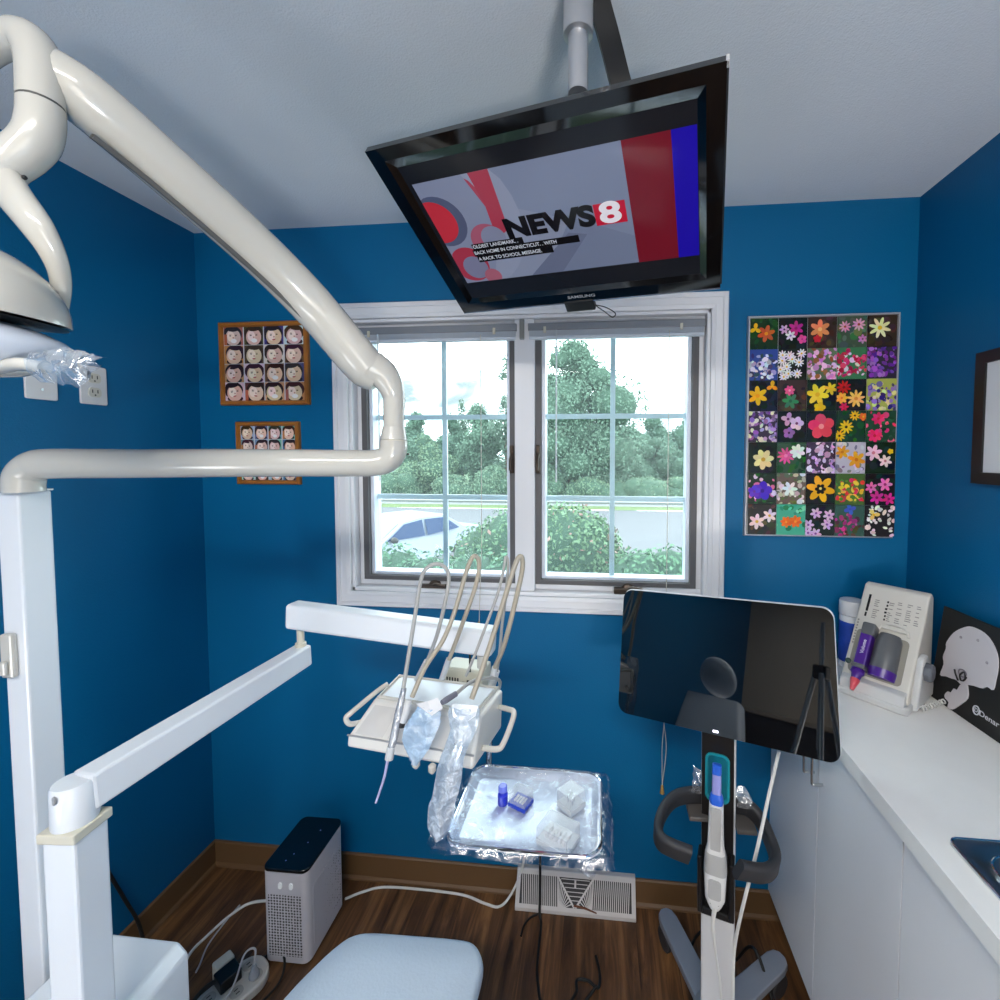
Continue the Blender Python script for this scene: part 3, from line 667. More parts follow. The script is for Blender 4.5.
MB().tube(cr(pa, 6), [.030, .044, .046, .045, .042, .040, .039, .038, .037], sec=ell_sec(.85, 1.0, 24), up=(.5, -.6, 1)).build('flex_arm', M_enam, lt, smooth=50)
ps = [v3(q) + Vector((0, -.002, -.041)) for q in cr([(-0.532, 0.924, 1.837), (-0.595, 0.881, 1.924), (-0.648, 0.789, 2.005), (-0.696, 0.667, 2.077), (-0.718, 0.591, 2.109)], 6)]
MB().tube(ps, .005, n=8, sec=[(-1.5, -.7), (1.5, -.7), (1.5, .7), (-1.5, .7)]).build('cover_seam', mat('seam_grey', (84, 84, 82), rough=.5), lt)
p = cr([(-0.854, 0.543, 2.128), (-0.830, 0.547, 2.152), (-0.804, 0.550, 2.168), (-0.774, 0.553, 2.173), (-0.756, 0.554, 2.163), (-0.748, 0.554, 2.136), (-0.746, 0.552, 2.086)], 6)
MB().tube(p, [.0185, .019, .020, .0225, .0235, .0235, .0235], n=24).build('knuckle', M_enam, lt, smooth=50)
p = cr([(-0.746, 0.552, 2.083), (-0.746, 0.551, 2.062), (-0.752, 0.549, 2.038), (-0.767, 0.544, 2.017), (-0.781, 0.536, 1.998)], 6)
MB().tube(p, [.0235, .0240, .0245, .0245, .0235], n=24).build('lower_knuckle', M_enam, lt, smooth=50)
MB().tube([(-0.746, 0.552, 2.087), (-0.746, 0.552, 2.082)], .0228, n=24).build('knuckle_seam', MATS['seam_grey'], lt)
p = cr([(-0.781, 0.536, 1.998), (-0.788, 0.530, 1.983)], 2)
MB().tube(p, [.0238, .023], n=24).build('swivel_ring', M_enam, lt, smooth=50)
MB().tube([(-0.780, 0.537, 2.000), (-0.782, 0.536, 1.998)], .0241, n=24).build('swivel_seam', MATS['seam_grey'], lt)
MB().ell((-0.736, 0.523, 1.973), (.003, .003, .003), n=8, m=6).build('grub_screw', M_black, lt)
p = cr([(-0.781, 0.532, 1.980), (-0.763, 0.532, 1.953), (-0.739, 0.535, 1.919), (-0.735, 0.549, 1.887), (-0.748, 0.566, 1.856), (-0.771, 0.577, 1.808)], 6)
MB().tube(p, [.022, .0215, .0195, .0160, .0130, .0110], sec=ell_sec(1.0, .75, 18), up=(0, -1, 0)).build('yoke', M_enam, lt, smooth=50)
TL = Matrix.Rotation(math.radians(7), 3, 'Y')
c = v3((-0.825, 0.491, 1.804))
hs = MB().ell(c, (.124, .112, .094), TL, n=36, m=10, z0=0, z1=1).build('lamp_shell', M_enam, lt, smooth=60)
MB().ell(c + Vector((0, 0, -.003)), (.121, .109, .005), TL, n=36, m=6).build('shell_gap', M_black, hs)
c2 = v3((-0.796, 0.488, 1.760))
MB().ell(c2, (.109, .106, .036), TL, n=36, m=12).build('lamp_housing', mat('lamp_housing_blue_white', (198, 206, 220), rough=.2, coat=.4), lt, smooth=60)
c3 = v3((-0.778, 0.484, 1.733))
MB().ell(c3, (.058, .058, .016), TL, n=28, m=10).build('lamp_lens', M_enam, lt, smooth=60)
MB().tube(cr([(-0.731, 0.481, 1.724), (-0.682, 0.471, 1.726), (-0.640, 0.465, 1.720)], 5), [.008, .008, .007], n=12).build('lamp_handle', M_enam, lt, smooth=60)
def crumple(pts, d, amp, seed, n=9):
    """a crumpled film bag: a fan grid between an upper and lower outline of points"""
    rnd = random.Random(seed); up, lo = pts; m = len(up); rows = []
    for k in range(n):
        t = k / (n - 1)
        rows.append([Vector(a).lerp(Vector(b), t) + Vector((rnd.uniform(-amp, amp), rnd.uniform(-amp, amp) - d * math.sin(math.pi * t), rnd.uniform(-amp, amp))) * (1 if 0 < k < n - 1 else .4) for a, b in zip(up, lo)])
    mb = MB(); vs = [q for r in rows for q in r]
    return mb.add(vs, [(k * m + i, k * m + i + 1, (k + 1) * m + i + 1, (k + 1) * m + i) for k in range(n - 1) for i in range(m - 1)])
up = cr([(-0.626, 0.447, 1.734), (-0.593, 0.445, 1.737), (-0.566, 0.443, 1.732), (-0.548, 0.444, 1.727), (-0.534, 0.445, 1.725)], 4)
lo = cr([(-0.632, 0.445, 1.705), (-0.602, 0.443, 1.698), (-0.576, 0.440, 1.695), (-0.559, 0.442, 1.697), (-0.540, 0.445, 1.719)], 4)
o = crumple((up, lo), .010, .0055, 3, 5).build('plastic_handle_cover', film_mat('milky_film', clear=.55, white=.25, rough=.12, bscale=25), None, smooth=180)
tag(o, 'crumpled clear plastic cover on the handle under the lamp head', 'plastic cover')

# ------------------------------------------------------------------ floor box beside the chair
bx = MB(); x0, x1, y0, y1, z1 = -1.09, -.872, .60, .835, .58
bx.prism([(x0, y1, 0), (x1, y1, 0), (x1, y1, z1 - .022), (x1 - .022, y1, z1), (x0, y1, z1)], (0, y0 - y1, 0))
t = thing('utility_box', 'white enamelled floor box with a chamfered edge at the foot of the short post', 'utility box', (-.98, .72, 0))
bx.build('housing', M_enam2, t, smooth=20, bevel=.006)
MB().box((x0 + .02, y0 + .02, 0), (x1 + .002, y1 - .03, .03)).build('kick_plate', M_grey, t, smooth=0, bevel=.002)

# ------------------------------------------------------------------ delivery unit: short post, two arms, instrument head
du = thing('delivery_unit', 'white dental delivery unit with jointed arm, instrument head and looped hoses', 'dental delivery unit', (-.87, .66, .58))
pc = (-0.862, 0.637, 1.014)
DM = rot_frame((pc[0], pc[1], 0), math.radians(4))
s = .027
MB(DM).box((-s, -s, .560), (s, s, pc[2] - .010)).build('post', M_enam2, du, smooth=0, bevel=.004)
MB(DM).box((-s - .004, -s - .004, pc[2] - .014), (s + .004, s + .004, pc[2] + .002)).build('post_cap', M_cream, du, smooth=0, bevel=.002)
for z in (.86, .70): MB(DM).lathe([(.006, 0), (.007, .004), (.005, .010), (0, .011)], (-s, 0, z), (-1, 0, 0), 12).build('knob', M_enam, du)
hz = (-0.859, 0.641, 1.084)[2]
MB().lathe([(.0285, pc[2] + .002), (.0295, pc[2] + .006), (.0285, hz - .005), (.026, hz), (0, hz + .001)], (pc[0], pc[1], 0), n=32).build('hub', M_enam2, du, smooth=40)
a0, a1 = v3((-0.855, 0.645, 1.060)), v3((-0.794, 1.120, 1.084))
a1.z -= .002
MB().beam(a0, a1, .046, .062, w1=.044, h1=.056).build('lower_arm', M_enam2, du, smooth=0, bevel=.005)
MB().lathe([(.006, 0), (.007, .003), (.005, .005), (0, .005)], (-0.858, 0.610, 1.072), (-.55, -.8, 0), 12).build('grub_screw', M_grey, du)
b0, b1 = v3((-0.822, 1.107, 1.194)), v3((-0.260, 1.060, 1.164))
pin = v3((-0.795, 1.105, 1.098)); pin = Vector((pin.x, pin.y, 0))
MB().lathe([(.0135, a1.z + .024), (.0135, a1.z + .036), (.009, a1.z + .038), (.009, b0.z - .03), (.0125, b0.z - .028), (.0125, b0.z - .02)], pin, n=16).build('pivot_pin', M_cream, du)
MB().beam(b0, b1, .048, .066, h1=.066).build('upper_arm', M_enam2, du, smooth=0, bevel=.009, seg=3)
e = v3((-0.292, 1.065, 1.126)); MB().lathe([(.012, 0), (.012, .03)], e - Vector((0, 0, .03)), n=16).build('arm_pivot', M_enam, du)
e2 = v3((-0.323, 1.067, 1.131)); MB().tube([e2, e2 - Vector((0, 0, .05))], .0025, n=6).build('air_line', M_cordb, du)
# control block behind the head
cb = v3((-0.344, 1.117, 1.050)); CM = rot_frame(cb, math.radians(-9))
blk = MB(CM); blk.box((-.056, -.03, -.040), (.052, .035, .026)); blk = blk.build('control_block', M_cream, du, smooth=0, bevel=.006)
v = MB(CM)
for i in range(6): v.box((-.052 + i * .0075, -.0312, -.024), (-.0485 + i * .0075, -.0295, .002))
for i in range(3): v.box((.012 + i * .012, -.0312, -.018), (.018 + i * .012, -.0295, .0))
v.build('vent_grille', M_black, blk, smooth=0)
MB(CM).lathe([(.011, 0), (.011, .004), (.008, .006), (0, .006)], (.002, -.03, -.016), (0, -1, 0), 16).build('dial', M_black, blk)
# head body
A0, B0 = v3((-0.562, 0.921, 0.969)), v3((-0.260, 0.875, 0.971)); A1, B1 = v3((-0.562, 0.925, 0.993)), v3((-0.260, 0.881, 0.996))
A2, B2 = v3((-0.518, 0.965, 1.058)), v3((-0.256, 0.923, 1.059)); A3, B3 = v3((-0.512, 1.068, 1.061)), v3((-0.233, 1.038, 1.058))
A4, B4 = A3 + Vector((-.012, .0, -.075)), v3((-0.238, 1.043, 0.959))
MB().loft([[A0, A1, A2, A3, A4], [B0, B1, B2, B3, B4]], True).build('head_body', M_cream if False else mat('warm_white_plastic', (214, 212, 208), rough=.32, var=.015), du, smooth=15, bevel=.007, seg=3)
Xh = (B1 - A1).normalized(); sl = (A2 - A1)
def hp(u, v, w=0.0):      # point on the sloped front: u across, v up the slope, w out of it
    a = A1.lerp(B1, u); b = A2.lerp(B2, u); n = Xh.cross((A2 - A1).normalized())
    return a.lerp(b, v) + n * w
M_scoop = mat('panel_grey_white', (196, 194, 192), rough=.4)
for u0, u1 in ((.05, .28), (.32, .55), (.60, .90)):
    m = MB(); n = 8; up = []; rows = []
    for j in range(5):
        rows.append([hp(u0 + (u1 - u0) * i / n, .10 + .76 * j / 4, .0015 + .006 * math.sin(math.pi * i / n) * math.sin(math.pi * (j + .3) / 4.6)) for i in range(n + 1)])
    vs = [q for r in rows for q in r]
    m.add(vs, [(j * (n + 1) + i, j * (n + 1) + i + 1, (j + 1) * (n + 1) + i + 1, (j + 1) * (n + 1) + i) for j in range(4) for i in range(n)])
    m.build('instrument_rest', M_scoop, du, smooth=60)
m = MB(); m.tube([hp(.0, .03, .001), hp(1, .03, .001)], .002, n=6); m.build('lip_seam', M_grey, du)
def tp(u, v, w=0.0): return A2.lerp(B2, u).lerp(A3.lerp(B3, u), v) + Vector((0, 0, w))
MB().add([tp(.06, .10, .001), tp(.93, .10, .001), tp(.93, .93, .001), tp(.06, .93, .001), tp(.06, .10, .003), tp(.93, .10, .003), tp(.93, .93, .003), tp(.06, .93, .003)],
         [(3, 2, 1, 0), (4, 5, 6, 7), (0, 1, 5, 4), (1, 2, 6, 5), (2, 3, 7, 6), (3, 0, 4, 7)]).build('top_mat', mat('white_mat', (226, 232, 240), rough=.35), du, smooth=0)
MB().tube([tp(.03, .06, .003), tp(.96, .06, .003), tp(.96, .96, .003), tp(.03, .96, .003)], .004, n=8, closed=True).build('top_rim', M_enam, du)
MB().tube(cr([(-0.508, 1.011, 1.070), (-0.526, 0.989, 1.061), (-0.560, 0.944, 1.037), (-0.569, 0.935, 1.028), (-0.560, 0.935, 1.015), (-0.543, 0.955, 1.008)], 5), .0058, n=12).build('handle', M_enam, du)
MB().tube(cr([(-0.236, 1.016, 1.026), (-0.211, 0.989, 1.038), (-0.194, 0.970, 1.043), (-0.197, 0.964, 1.024), (-0.212, 0.941, 0.988), (-0.224, 0.934, 0.980), (-0.254, 0.922, 0.989)], 5), .0062, n=12).build('handle', M_enam, du)
for q in ((-0.351, 0.886, 0.961), (-0.387, 0.888, 0.968)): MB().lathe([(.004, 0), (.0085, .006), (.0085, .016), (.004, .020)], v3(q) - Vector((0, 0, .009)), n=12).build('control_knob', M_enam, du)
# tray arm under the head
ta = v3((-0.302, 1.026, 0.948)); yk = 1.168
m = MB(); m.tube(cr([ta, (ta.x, ta.y + .05, ta.z - .02), (ta.x, yk, ta.z - .06), (ta.x, yk, .80), (ta.x, yk - .01, .762), (ta.x, yk - .05, .7575), (ta.x, 1.00, .7575)], 4), .008, n=10); m.build('tray_bracket', M_steel, du)
# hoses: front strand, loop and back strand, with a sleeve at the back and an instrument in front
M_hose = mat('grey_hose', (168, 168, 166), rough=.4); M_hoseb = mat('beige_hose', (170, 162, 146), rough=.4); M_sleeve = mat('hose_sleeve', (200, 202, 204), rough=.45)
H1 = [(-0.417, 0.897, 1.121), (-0.416, 0.920, 1.175), (-0.411, 0.949, 1.263), (-0.405, 0.963, 1.327), (-0.396, 0.970, 1.359), (-0.373, 0.978, 1.372), (-0.354, 0.989, 1.360), (-0.349, 0.994, 1.336), (-0.355, 0.991, 1.290), (-0.379, 0.995, 1.201), (-0.419, 1.032, 1.118)]
H2 = [(-0.402, 0.907, 1.101), (-0.381, 0.927, 1.156), (-0.349, 0.953, 1.208), (-0.326, 0.968, 1.271), (-0.310, 0.983, 1.336), (-0.298, 0.991, 1.375), (-0.288, 0.997, 1.388), (-0.280, 1.002, 1.368), (-0.287, 0.999, 1.320), (-0.319, 1.002, 1.231), (-0.366, 1.038, 1.123)]
H3 = [(-0.310, 0.992, 1.109), (-0.290, 0.996, 1.157), (-0.265, 1.002, 1.224), (-0.240, 1.008, 1.293), (-0.226, 1.011, 1.348), (-0.221, 1.019, 1.382), (-0.217, 1.023, 1.360), (-0.222, 1.014, 1.282), (-0.229, 1.010, 1.224), (-0.237, 1.022, 1.160), (-0.255, 1.067, 1.084)]
H4 = [(-0.275, 0.920, 1.097), (-0.258, 0.939, 1.151), (-0.239, 0.964, 1.217), (-0.217, 0.980, 1.294), (-0.200, 0.994, 1.354), (-0.189, 1.002, 1.384), (-0.181, 1.007, 1.383), (-0.183, 1.016, 1.349), (-0.201, 1.010, 1.266), (-0.225, 1.014, 1.176), (-0.258, 1.057, 1.099)]
hoses = []
for H, r, m_ in ((H1, .0044, M_hose), (H2, .0052, M_hoseb), (H3, .0034, M_hose), (H4, .0058, M_hoseb)):
    o = MB().tube(cr(H, 6), r, n=10).build('hose', m_, du, smooth=60); hoses.append(o)
for h, a, b_ in ((hoses[0], (-0.419, 1.032, 1.120), (-0.460, 1.055, 1.049)), (hoses[1], (-0.366, 1.038, 1.125), (-0.398, 1.061, 1.047)), (hoses[2], (-0.255, 1.067, 1.087), (-0.269, 1.074, 1.040)), (hoses[3], (-0.258, 1.057, 1.101), (-0.272, 1.063, 1.040))):
    MB().tube([a, b_], .0072, n=12).build('strain_relief', M_sleeve, h)
# small grey handpiece hose lying across the top
MB().tube(cr([(-0.317, 0.941, 1.094), (-0.299, 0.973, 1.101), (-0.283, 1.014, 1.092), (-0.260, 1.056, 1.074), (-0.252, 1.086, 1.049), (-0.259, 1.094, 1.019)], 6), .0042, n=10).build('hose', M_hose, du)
MB().tube([(-0.335, 0.904, 1.094), (-0.330, 0.914, 1.094), (-0.315, 0.936, 1.097)], [.0055, .0068, .0062], n=12).build('handpiece', mat('handpiece_grey', (116, 116, 130), rough=.35), du)
# three-way syringe in front
m = MB().tube([(-0.415, 0.897, 1.125), (-0.421, 0.885, 1.080), (-0.427, 0.872, 1.032), (-0.430, 0.866, 1.014)], [.0055, .0085, .0085, .0075], n=14); sy = m.build('syringe_handle', mat('clear_sleeved_steel', (206, 208, 212), rough=.18, metal=.7, bump=.5, bscale=120), du)
MB().tube([(-0.430, 0.866, 1.017), (-0.433, 0.862, 0.993)], [.0085, .0085], n=14).build('syringe_collar', M_sleeve, sy)
MB().tube(cr([(-0.435, 0.862, 0.995), (-0.442, 0.857, 0.956), (-0.456, 0.848, 0.909)], 5), [.0030, .0026, .0021], n=8).build('syringe_tip', mat('violet_tip', (176, 176, 214), rough=.3), sy)
MB().tube([(-0.405, 0.897, 1.100), (-0.409, 0.891, 1.077), (-0.415, 0.884, 1.059)], [.007, .0085, .0085], n=12).build('handpiece', M_sleeve, du)
MB().tube([(-0.415, 0.884, 1.059), (-0.417, 0.882, 1.050)], .0082, n=12).build('handpiece_tip', M_black, du)

# sterilising pouches hanging over the head
M_pouch = film_mat('blue_pouch_film', tint=(176, 206, 236), clear=.30, white=.75, rough=.2, bscale=50)
M_pouchc = film_mat('clear_pouch_film', tint=(206, 222, 238), clear=.42, white=.6, rough=.15, bscale=60)
def pouch(left, right, m_, amp, seed, bulge):
    rnd = random.Random(seed); L_, R2 = cr(left, 5), cr(right, 5); n = 8; rows = []
    for a, b_ in zip(L_, R2):
        rows.append([a.lerp(b_, i / n) + Vector((0, -bulge * math.sin(math.pi * i / n), 0)) + Vector([rnd.uniform(-amp, amp) for _ in range(3)]) * (1 if 0 < i < n else .5) for i in range(n + 1)])
    mb = MB(); vs = [q for r in rows for q in r]; w_ = n + 1
    return mb.add(vs, [(k * w_ + i, k * w_ + i + 1, (k + 1) * w_ + i + 1, (k + 1) * w_ + i) for k in range(len(rows) - 1) for i in range(n)])
t = thing('sterilisation_pouch', 'short blue tinted pouch draped over the middle of the instrument head', 'pouch', (-0.361, 0.874, 1.041))
pouch([(-0.379, 0.884, 1.096), (-0.396, 0.876, 1.069), (-0.406, 0.869, 1.047), (-0.404, 0.865, 1.023), (-0.389, 0.864, 0.997)], [(-0.332, 0.889, 1.085), (-0.330, 0.878, 1.068), (-0.340, 0.870, 1.038), (-0.353, 0.863, 1.013), (-0.373, 0.860, 0.984)], M_pouch, .0022, 4, .006).build('film', M_pouch, t, smooth=70)
MB().add([(-0.383, 0.882, 1.101), (-0.346, 0.875, 1.082), (-0.326, 0.885, 1.094), (-0.342, 0.899, 1.107), (-0.363, 0.896, 1.100)], [(0, 1, 2, 3, 4)]).build('paper_flap', M_paper, t, smooth=0)
MB().tube([(-0.369, 0.890, 1.080), (-0.383, 0.882, 1.050), (-0.392, 0.876, 1.036)], [.004, .005, .0045], n=8).build('enclosed_handpiece', M_steel, t)
t = thing('sterilisation_pouch', 'long clear pouch holding steel instruments hanging in front of the tray', 'pouch', (-0.293, 0.848, 0.990))
pouch([(-0.315, 0.891, 1.096), (-0.315, 0.885, 1.074), (-0.308, 0.874, 1.051), (-0.323, 0.850, 1.003), (-0.332, 0.835, 0.944), (-0.338, 0.830, 0.926), (-0.337, 0.825, 0.886), (-0.322, 0.823, 0.868)],
      [(-0.251, 0.897, 1.092), (-0.250, 0.886, 1.072), (-0.257, 0.874, 1.048), (-0.271, 0.856, 1.015), (-0.276, 0.840, 0.964), (-0.283, 0.833, 0.937), (-0.287, 0.828, 0.896), (-0.306, 0.823, 0.870)], M_pouchc, .0016, 9, .010).build('film', M_pouchc, t, smooth=70)
MB().add([(-0.308, 0.888, 1.102), (-0.254, 0.893, 1.098), (-0.256, 0.884, 1.082), (-0.278, 0.875, 1.069), (-0.303, 0.879, 1.080)], [(0, 1, 2, 3, 4)]).build('paper_flap', film_mat('white_flap', tint=(222, 230, 238), clear=.25, white=.8), t, smooth=0)
for a in ([(-0.290, 0.865, 1.037), (-0.301, 0.852, 0.999), (-0.316, 0.842, 0.952), (-0.314, 0.834, 0.892)], [(-0.280, 0.861, 1.032), (-0.291, 0.848, 0.994), (-0.302, 0.838, 0.946)]):
    MB().tube(cr(a, 5), [.0035, .0028, .0022], n=8).build('enclosed_instrument', M_chrome, t)
m = MB()
for i in range(4): m.lathe([(.0058, 0), (.0058, .003)], v3((-0.291, 0.862, 1.035)).lerp(v3((-0.299, 0.853, 1.007)), i / 4.0), (.35, 0, .9), 10)
m.build('enclosed_instrument_grip', M_black, t)

# ------------------------------------------------------------------ instrument tray with its clear sleeve and boxes
TX0, TX1, TY0, TY1, TZ = -.336, .004, .898, 1.150, .785
tcx, tcy, tw, td = (TX0 + TX1) / 2, (TY0 + TY1) / 2, TX1 - TX0, TY1 - TY0
t = thing('instrument_tray', 'bright metal instrument tray with rounded corners under the delivery head', 'tray', (tcx, tcy, TZ - .016))
def rr3(w_, d_, r, z): return [(tcx + a, tcy + b_, z) for a, b_ in rrp(w_, d_, r, 6)]
M_tray = mat('tray_metal', (232, 234, 238), rough=.3, metal=.45)
tr = MB(); tr.loft([rr3(tw - .05, td - .05, .02, TZ - .0155), rr3(tw - .046, td - .046, .022, TZ - .014), rr3(tw - .022, td - .022, .032, TZ - .002), rr3(tw - .016, td - .016, .034, TZ), rr3(tw, td, .04, TZ), rr3(tw + .002, td + .002, .041, TZ - .003), rr3(tw - .014, td - .014, .034, TZ - .005), rr3(tw - .044, td - .044, .024, TZ - .017)])
tr.build('pan', M_tray, t, smooth=40)
MB().tube(rr3(tw - .004, td - .004, .04, TZ + .001), .0035, n=8, closed=True).build('rolled_rim', M_chrome, t)
# sleeve
rnd = random.Random(5)
nx, ny = 46, 36; vs = []
for j in range(ny + 1):
    for i in range(nx + 1):
        u, v_ = i / nx, j / ny; a = -.5 + u; b_ = -.5 + v_
        x = tcx + a * (tw + .040) + (.012 * (b_ < 0) * a); y = tcy + b_ * (td + .022)
        ex = max(abs(a) - .455, 0) / .045; ey = max(abs(b_) - .46, 0) / .04
        inside = min(1, max(0, (.43 - abs(a)) / .05)) * min(1, max(0, (.42 - abs(b_)) / .06))
        z = TZ + .0045 - inside * .012 - .020 * max(ex, ey) ** 1.4
        wr = math.sin(7 * u + 16 * v_ + 2.1 * math.sin(9 * v_)) * .0022 + math.sin(31 * u - 12 * v_ + 3 * math.sin(5 * u)) * .0012
        left = max(0, .40 - u) / .4
        z += wr * (.5 + 2.4 * left) + rnd.uniform(-.0008, .0008) + .010 * left * max(0, math.sin(8 * v_ + 5 * u))
        if inside > .6: z = max(z, TZ - .0125)
        x += rnd.uniform(-.002, .002) * (ex > 0) * 2; y += rnd.uniform(-.002, .002) * (ey > 0)
        vs.append((x, y, z))
sl_ = MB(); w_ = nx + 1
sl_.add(vs, [(j * w_ + i, j * w_ + i + 1, (j + 1) * w_ + i + 1, (j + 1) * w_ + i) for j in range(ny) for i in range(nx)])
M_sl = film_mat('tray_sleeve_film', tint=(236, 240, 248), clear=.86, white=.35, rough=.10, bscale=24, bump=.7)
t2 = thing('tray_sleeve', 'crumpled clear plastic sleeve wrapped over the metal tray', 'plastic sleeve', (tcx, tcy, TZ))
sl_.build('film', M_sl, t2, smooth=80)
crumple((cr([(-0.052, 0.907, 0.792), (-0.031, 0.904, 0.779), (0.000, 0.906, 0.771)], 4), cr([(-0.039, 0.897, 0.763), (-0.018, 0.893, 0.743), (-0.008, 0.895, 0.760)], 4)), .006, .004, 8).build('gathered_end', M_sl, t2, smooth=80)
crumple((cr([(-0.001, 1.088, 0.787), (0.026, 1.070, 0.777), (0.031, 0.990, 0.771)], 4), cr([(0.009, 1.067, 0.748), (0.025, 0.989, 0.753), (0.017, 0.917, 0.749)], 4)), .004, .003, 12).build('loose_edge', M_sl, t2, smooth=80)
crumple((cr([(-0.345, 0.856, 0.846), (-0.329, 0.868, 0.854), (-0.298, 0.891, 0.846)], 4), cr([(-0.348, 0.850, 0.826), (-0.325, 0.857, 0.813), (-0.286, 0.880, 0.804)], 4)), .004, .003, 13).build('loose_edge', M_sl, t2, smooth=80)
TZi = TZ - .0115
def clear_box(lab, p, w_, d_, h_, yaw, body, kind):
    t = thing('bur_box', lab, 'box', (p[0], p[1], TZi))
    M = rot_frame((p[0], p[1], TZi), yaw)
    MB(M).box((-w_ / 2, -d_ / 2, 0), (w_ / 2, d_ / 2, h_ * .32)).build('base', body, t, smooth=0, bevel=.0015)
    m = MB(M); tt = .0012
    m.box((-w_ / 2 + .001, -d_ / 2 + .001, h_ * .32), (w_ / 2 - .001, -d_ / 2 + .001 + tt, h_)); m.box((-w_ / 2 + .001, d_ / 2 - .001 - tt, h_ * .32), (w_ / 2 - .001, d_ / 2 - .001, h_))
    m.box((-w_ / 2 + .001, -d_ / 2 + .002, h_ * .32), (-w_ / 2 + .001 + tt, d_ / 2 - .002, h_)); m.box((w_ / 2 - .001 - tt, -d_ / 2 + .002, h_ * .32), (w_ / 2 - .001, d_ / 2 - .002, h_))
    m.box((-w_ / 2 + .001, -d_ / 2 + .001, h_), (w_ / 2 - .001, d_ / 2 - .001, h_ + tt))
    m.build('lid', mat('box_acrylic', (228, 234, 242), rough=.12, alpha=.22, var=.01, spec=.8), t, smooth=0)
    return t, M
M_bbase = mat('blue_box_plastic', (28, 62, 190), rough=.25); M_wb = mat('milky_plastic', (214, 218, 222), rough=.3)
p = (-0.135, 0.927, 0.775)
t, M = clear_box('clear hinged box with rows of small white pieces nearest the tray front edge', (-0.091, 0.942, 0.775), .078, .060, .040, math.radians(-26), M_wb, 0)
m = MB(M)
for i in range(5):
    for j in range(2): m.box((-.025 + i * .011, -.016 + j * .018, .0103), (-.019 + i * .011, -.004 + j * .018, .022))
m.build('tooth_rows', M_paper, t, smooth=0, bevel=.001)
t, M = clear_box('taller clear cube box with metal burs at the right rear of the tray', (-0.070, 1.045, 0.775), .050, .050, .042, math.radians(-42), M_wb, 1)
for i in range(4): MB(M).lathe([(.002, .011), (.002, .024), (.0035, .026), (.002, .031)], (-.010 + .007 * i, (-1) ** i * .006, 0), n=8).build('bur', M_steel, t)
t, M = clear_box('small blue box with a clear lid in the middle of the tray', (-0.191, 1.039, 0.775), .048, .042, .034, math.radians(-24), M_bbase, 2)
m = MB(M)
for i in range(4): m.box((-.014 + i * .0075, -.010, .0084), (-.010 + i * .0075, .010, .014))
m.build('white_inserts', M_paper, t, smooth=0)
q = (-0.235, 1.038, 0.775)
t = thing('blue_vial', 'small blue transparent vial standing left of the blue box on the tray', 'vial', (q[0], q[1], TZi))
MB().lathe([(.012, 0), (.0125, .002), (.0125, .024), (.008, .028), (.008, .032)], (q[0], q[1], TZi), n=16).build('body', mat('blue_glass', (40, 56, 214), rough=.1, spec=.8, coat=.5), t)
MB().lathe([(.010, .032), (.011, .033), (.011, .043), (.009, .046), (0, .046)], (q[0], q[1], TZi), n=16).build('cap', mat('pale_blue_cap', (108, 122, 226), rough=.2), t)
# ------------------------------------------------------------------ scanner cart
MOX, MOY, MOZ = Vector((0.90665, -0.41666, 0.06613)), Vector((0.41806, 0.86630, -0.27342)), Vector((0.05664, 0.27554, 0.95962))
MOO = Vector((0.29621, 1.16936, 1.08213))
MM = frame(MOO, MOX, MOY, MOZ)
cart = thing('scanner_cart', 'white wheeled scanner cart with a large black touch monitor beside the counter', 'scanner cart', (.295, 1.20, 0))
o = MB(MM).rrect(0, 0, .530, .334, .026, .004, .030, 6).build('monitor_housing', mat('monitor_white_shell', (214, 214, 218), rough=.3), cart, smooth=30, bevel=.004)
MB(MM).rrect(0, -.0012, .526, .330, .026, -.002, .006, 6).build('screen_glass', M_glossm, cart, smooth=30)
MB(MM).rrect(0.0, .004, .47, .275, .002, -.0024, -.0019, 2).build('display', mat('display_black', (9, 9, 12), rough=.02, spec=1.0), cart, smooth=0)
MB(MM).rrect(-.002, -.158, .014, .006, .002, -.0026, -.002, 2).build('status_light', mat('status_light', (240, 236, 250), emit=1.5), cart, smooth=0)
pu, pl = v3((0.300, 1.163, 0.899)), v3((0.311, 1.174, 0.131))
ax = (pu - pl).normalized(); yaw = math.radians(-17)
px_ = Vector((math.cos(yaw), math.sin(yaw), 0)); px_ = (px_ - ax * ax.dot(px_)).normalized(); pb = ax.cross(px_)  # back direction
def post_pt(x, y, t): return pl + ax * t + px_ * x + pb * y
Lp = (pu - pl).length
def post_box(mb, x0, x1, y0, y1, t0, t1):
    return mb.hexa([post_pt(x0, y0, t0), post_pt(x1, y0, t0), post_pt(x1, y1, t0), post_pt(x0, y1, t0), post_pt(x0, y0, t1), post_pt(x1, y0, t1), post_pt(x1, y1, t1), post_pt(x0, y1, t1)])
post_box(MB(), -.040, .044, 0, .055, -.05, Lp + .12).build('post', mat('cart_white', (214, 214, 216), rough=.3), cart, smooth=0, bevel=.006)
zc = lambda y0, y1: ((1012 - y0) / 277 * Lp, (1012 - y1) / 277 * Lp)
a, b_ = zc(905, 690)
post_box(MB(), -.039, .040, -.004, .004, a, b_).build('front_panel', M_black, cart, smooth=0, bevel=.002)
post_box(MB(), -.03, .03, .03, .085, Lp + .02, Lp + .16).build('monitor_bracket', M_black, cart, smooth=0, bevel=.004)
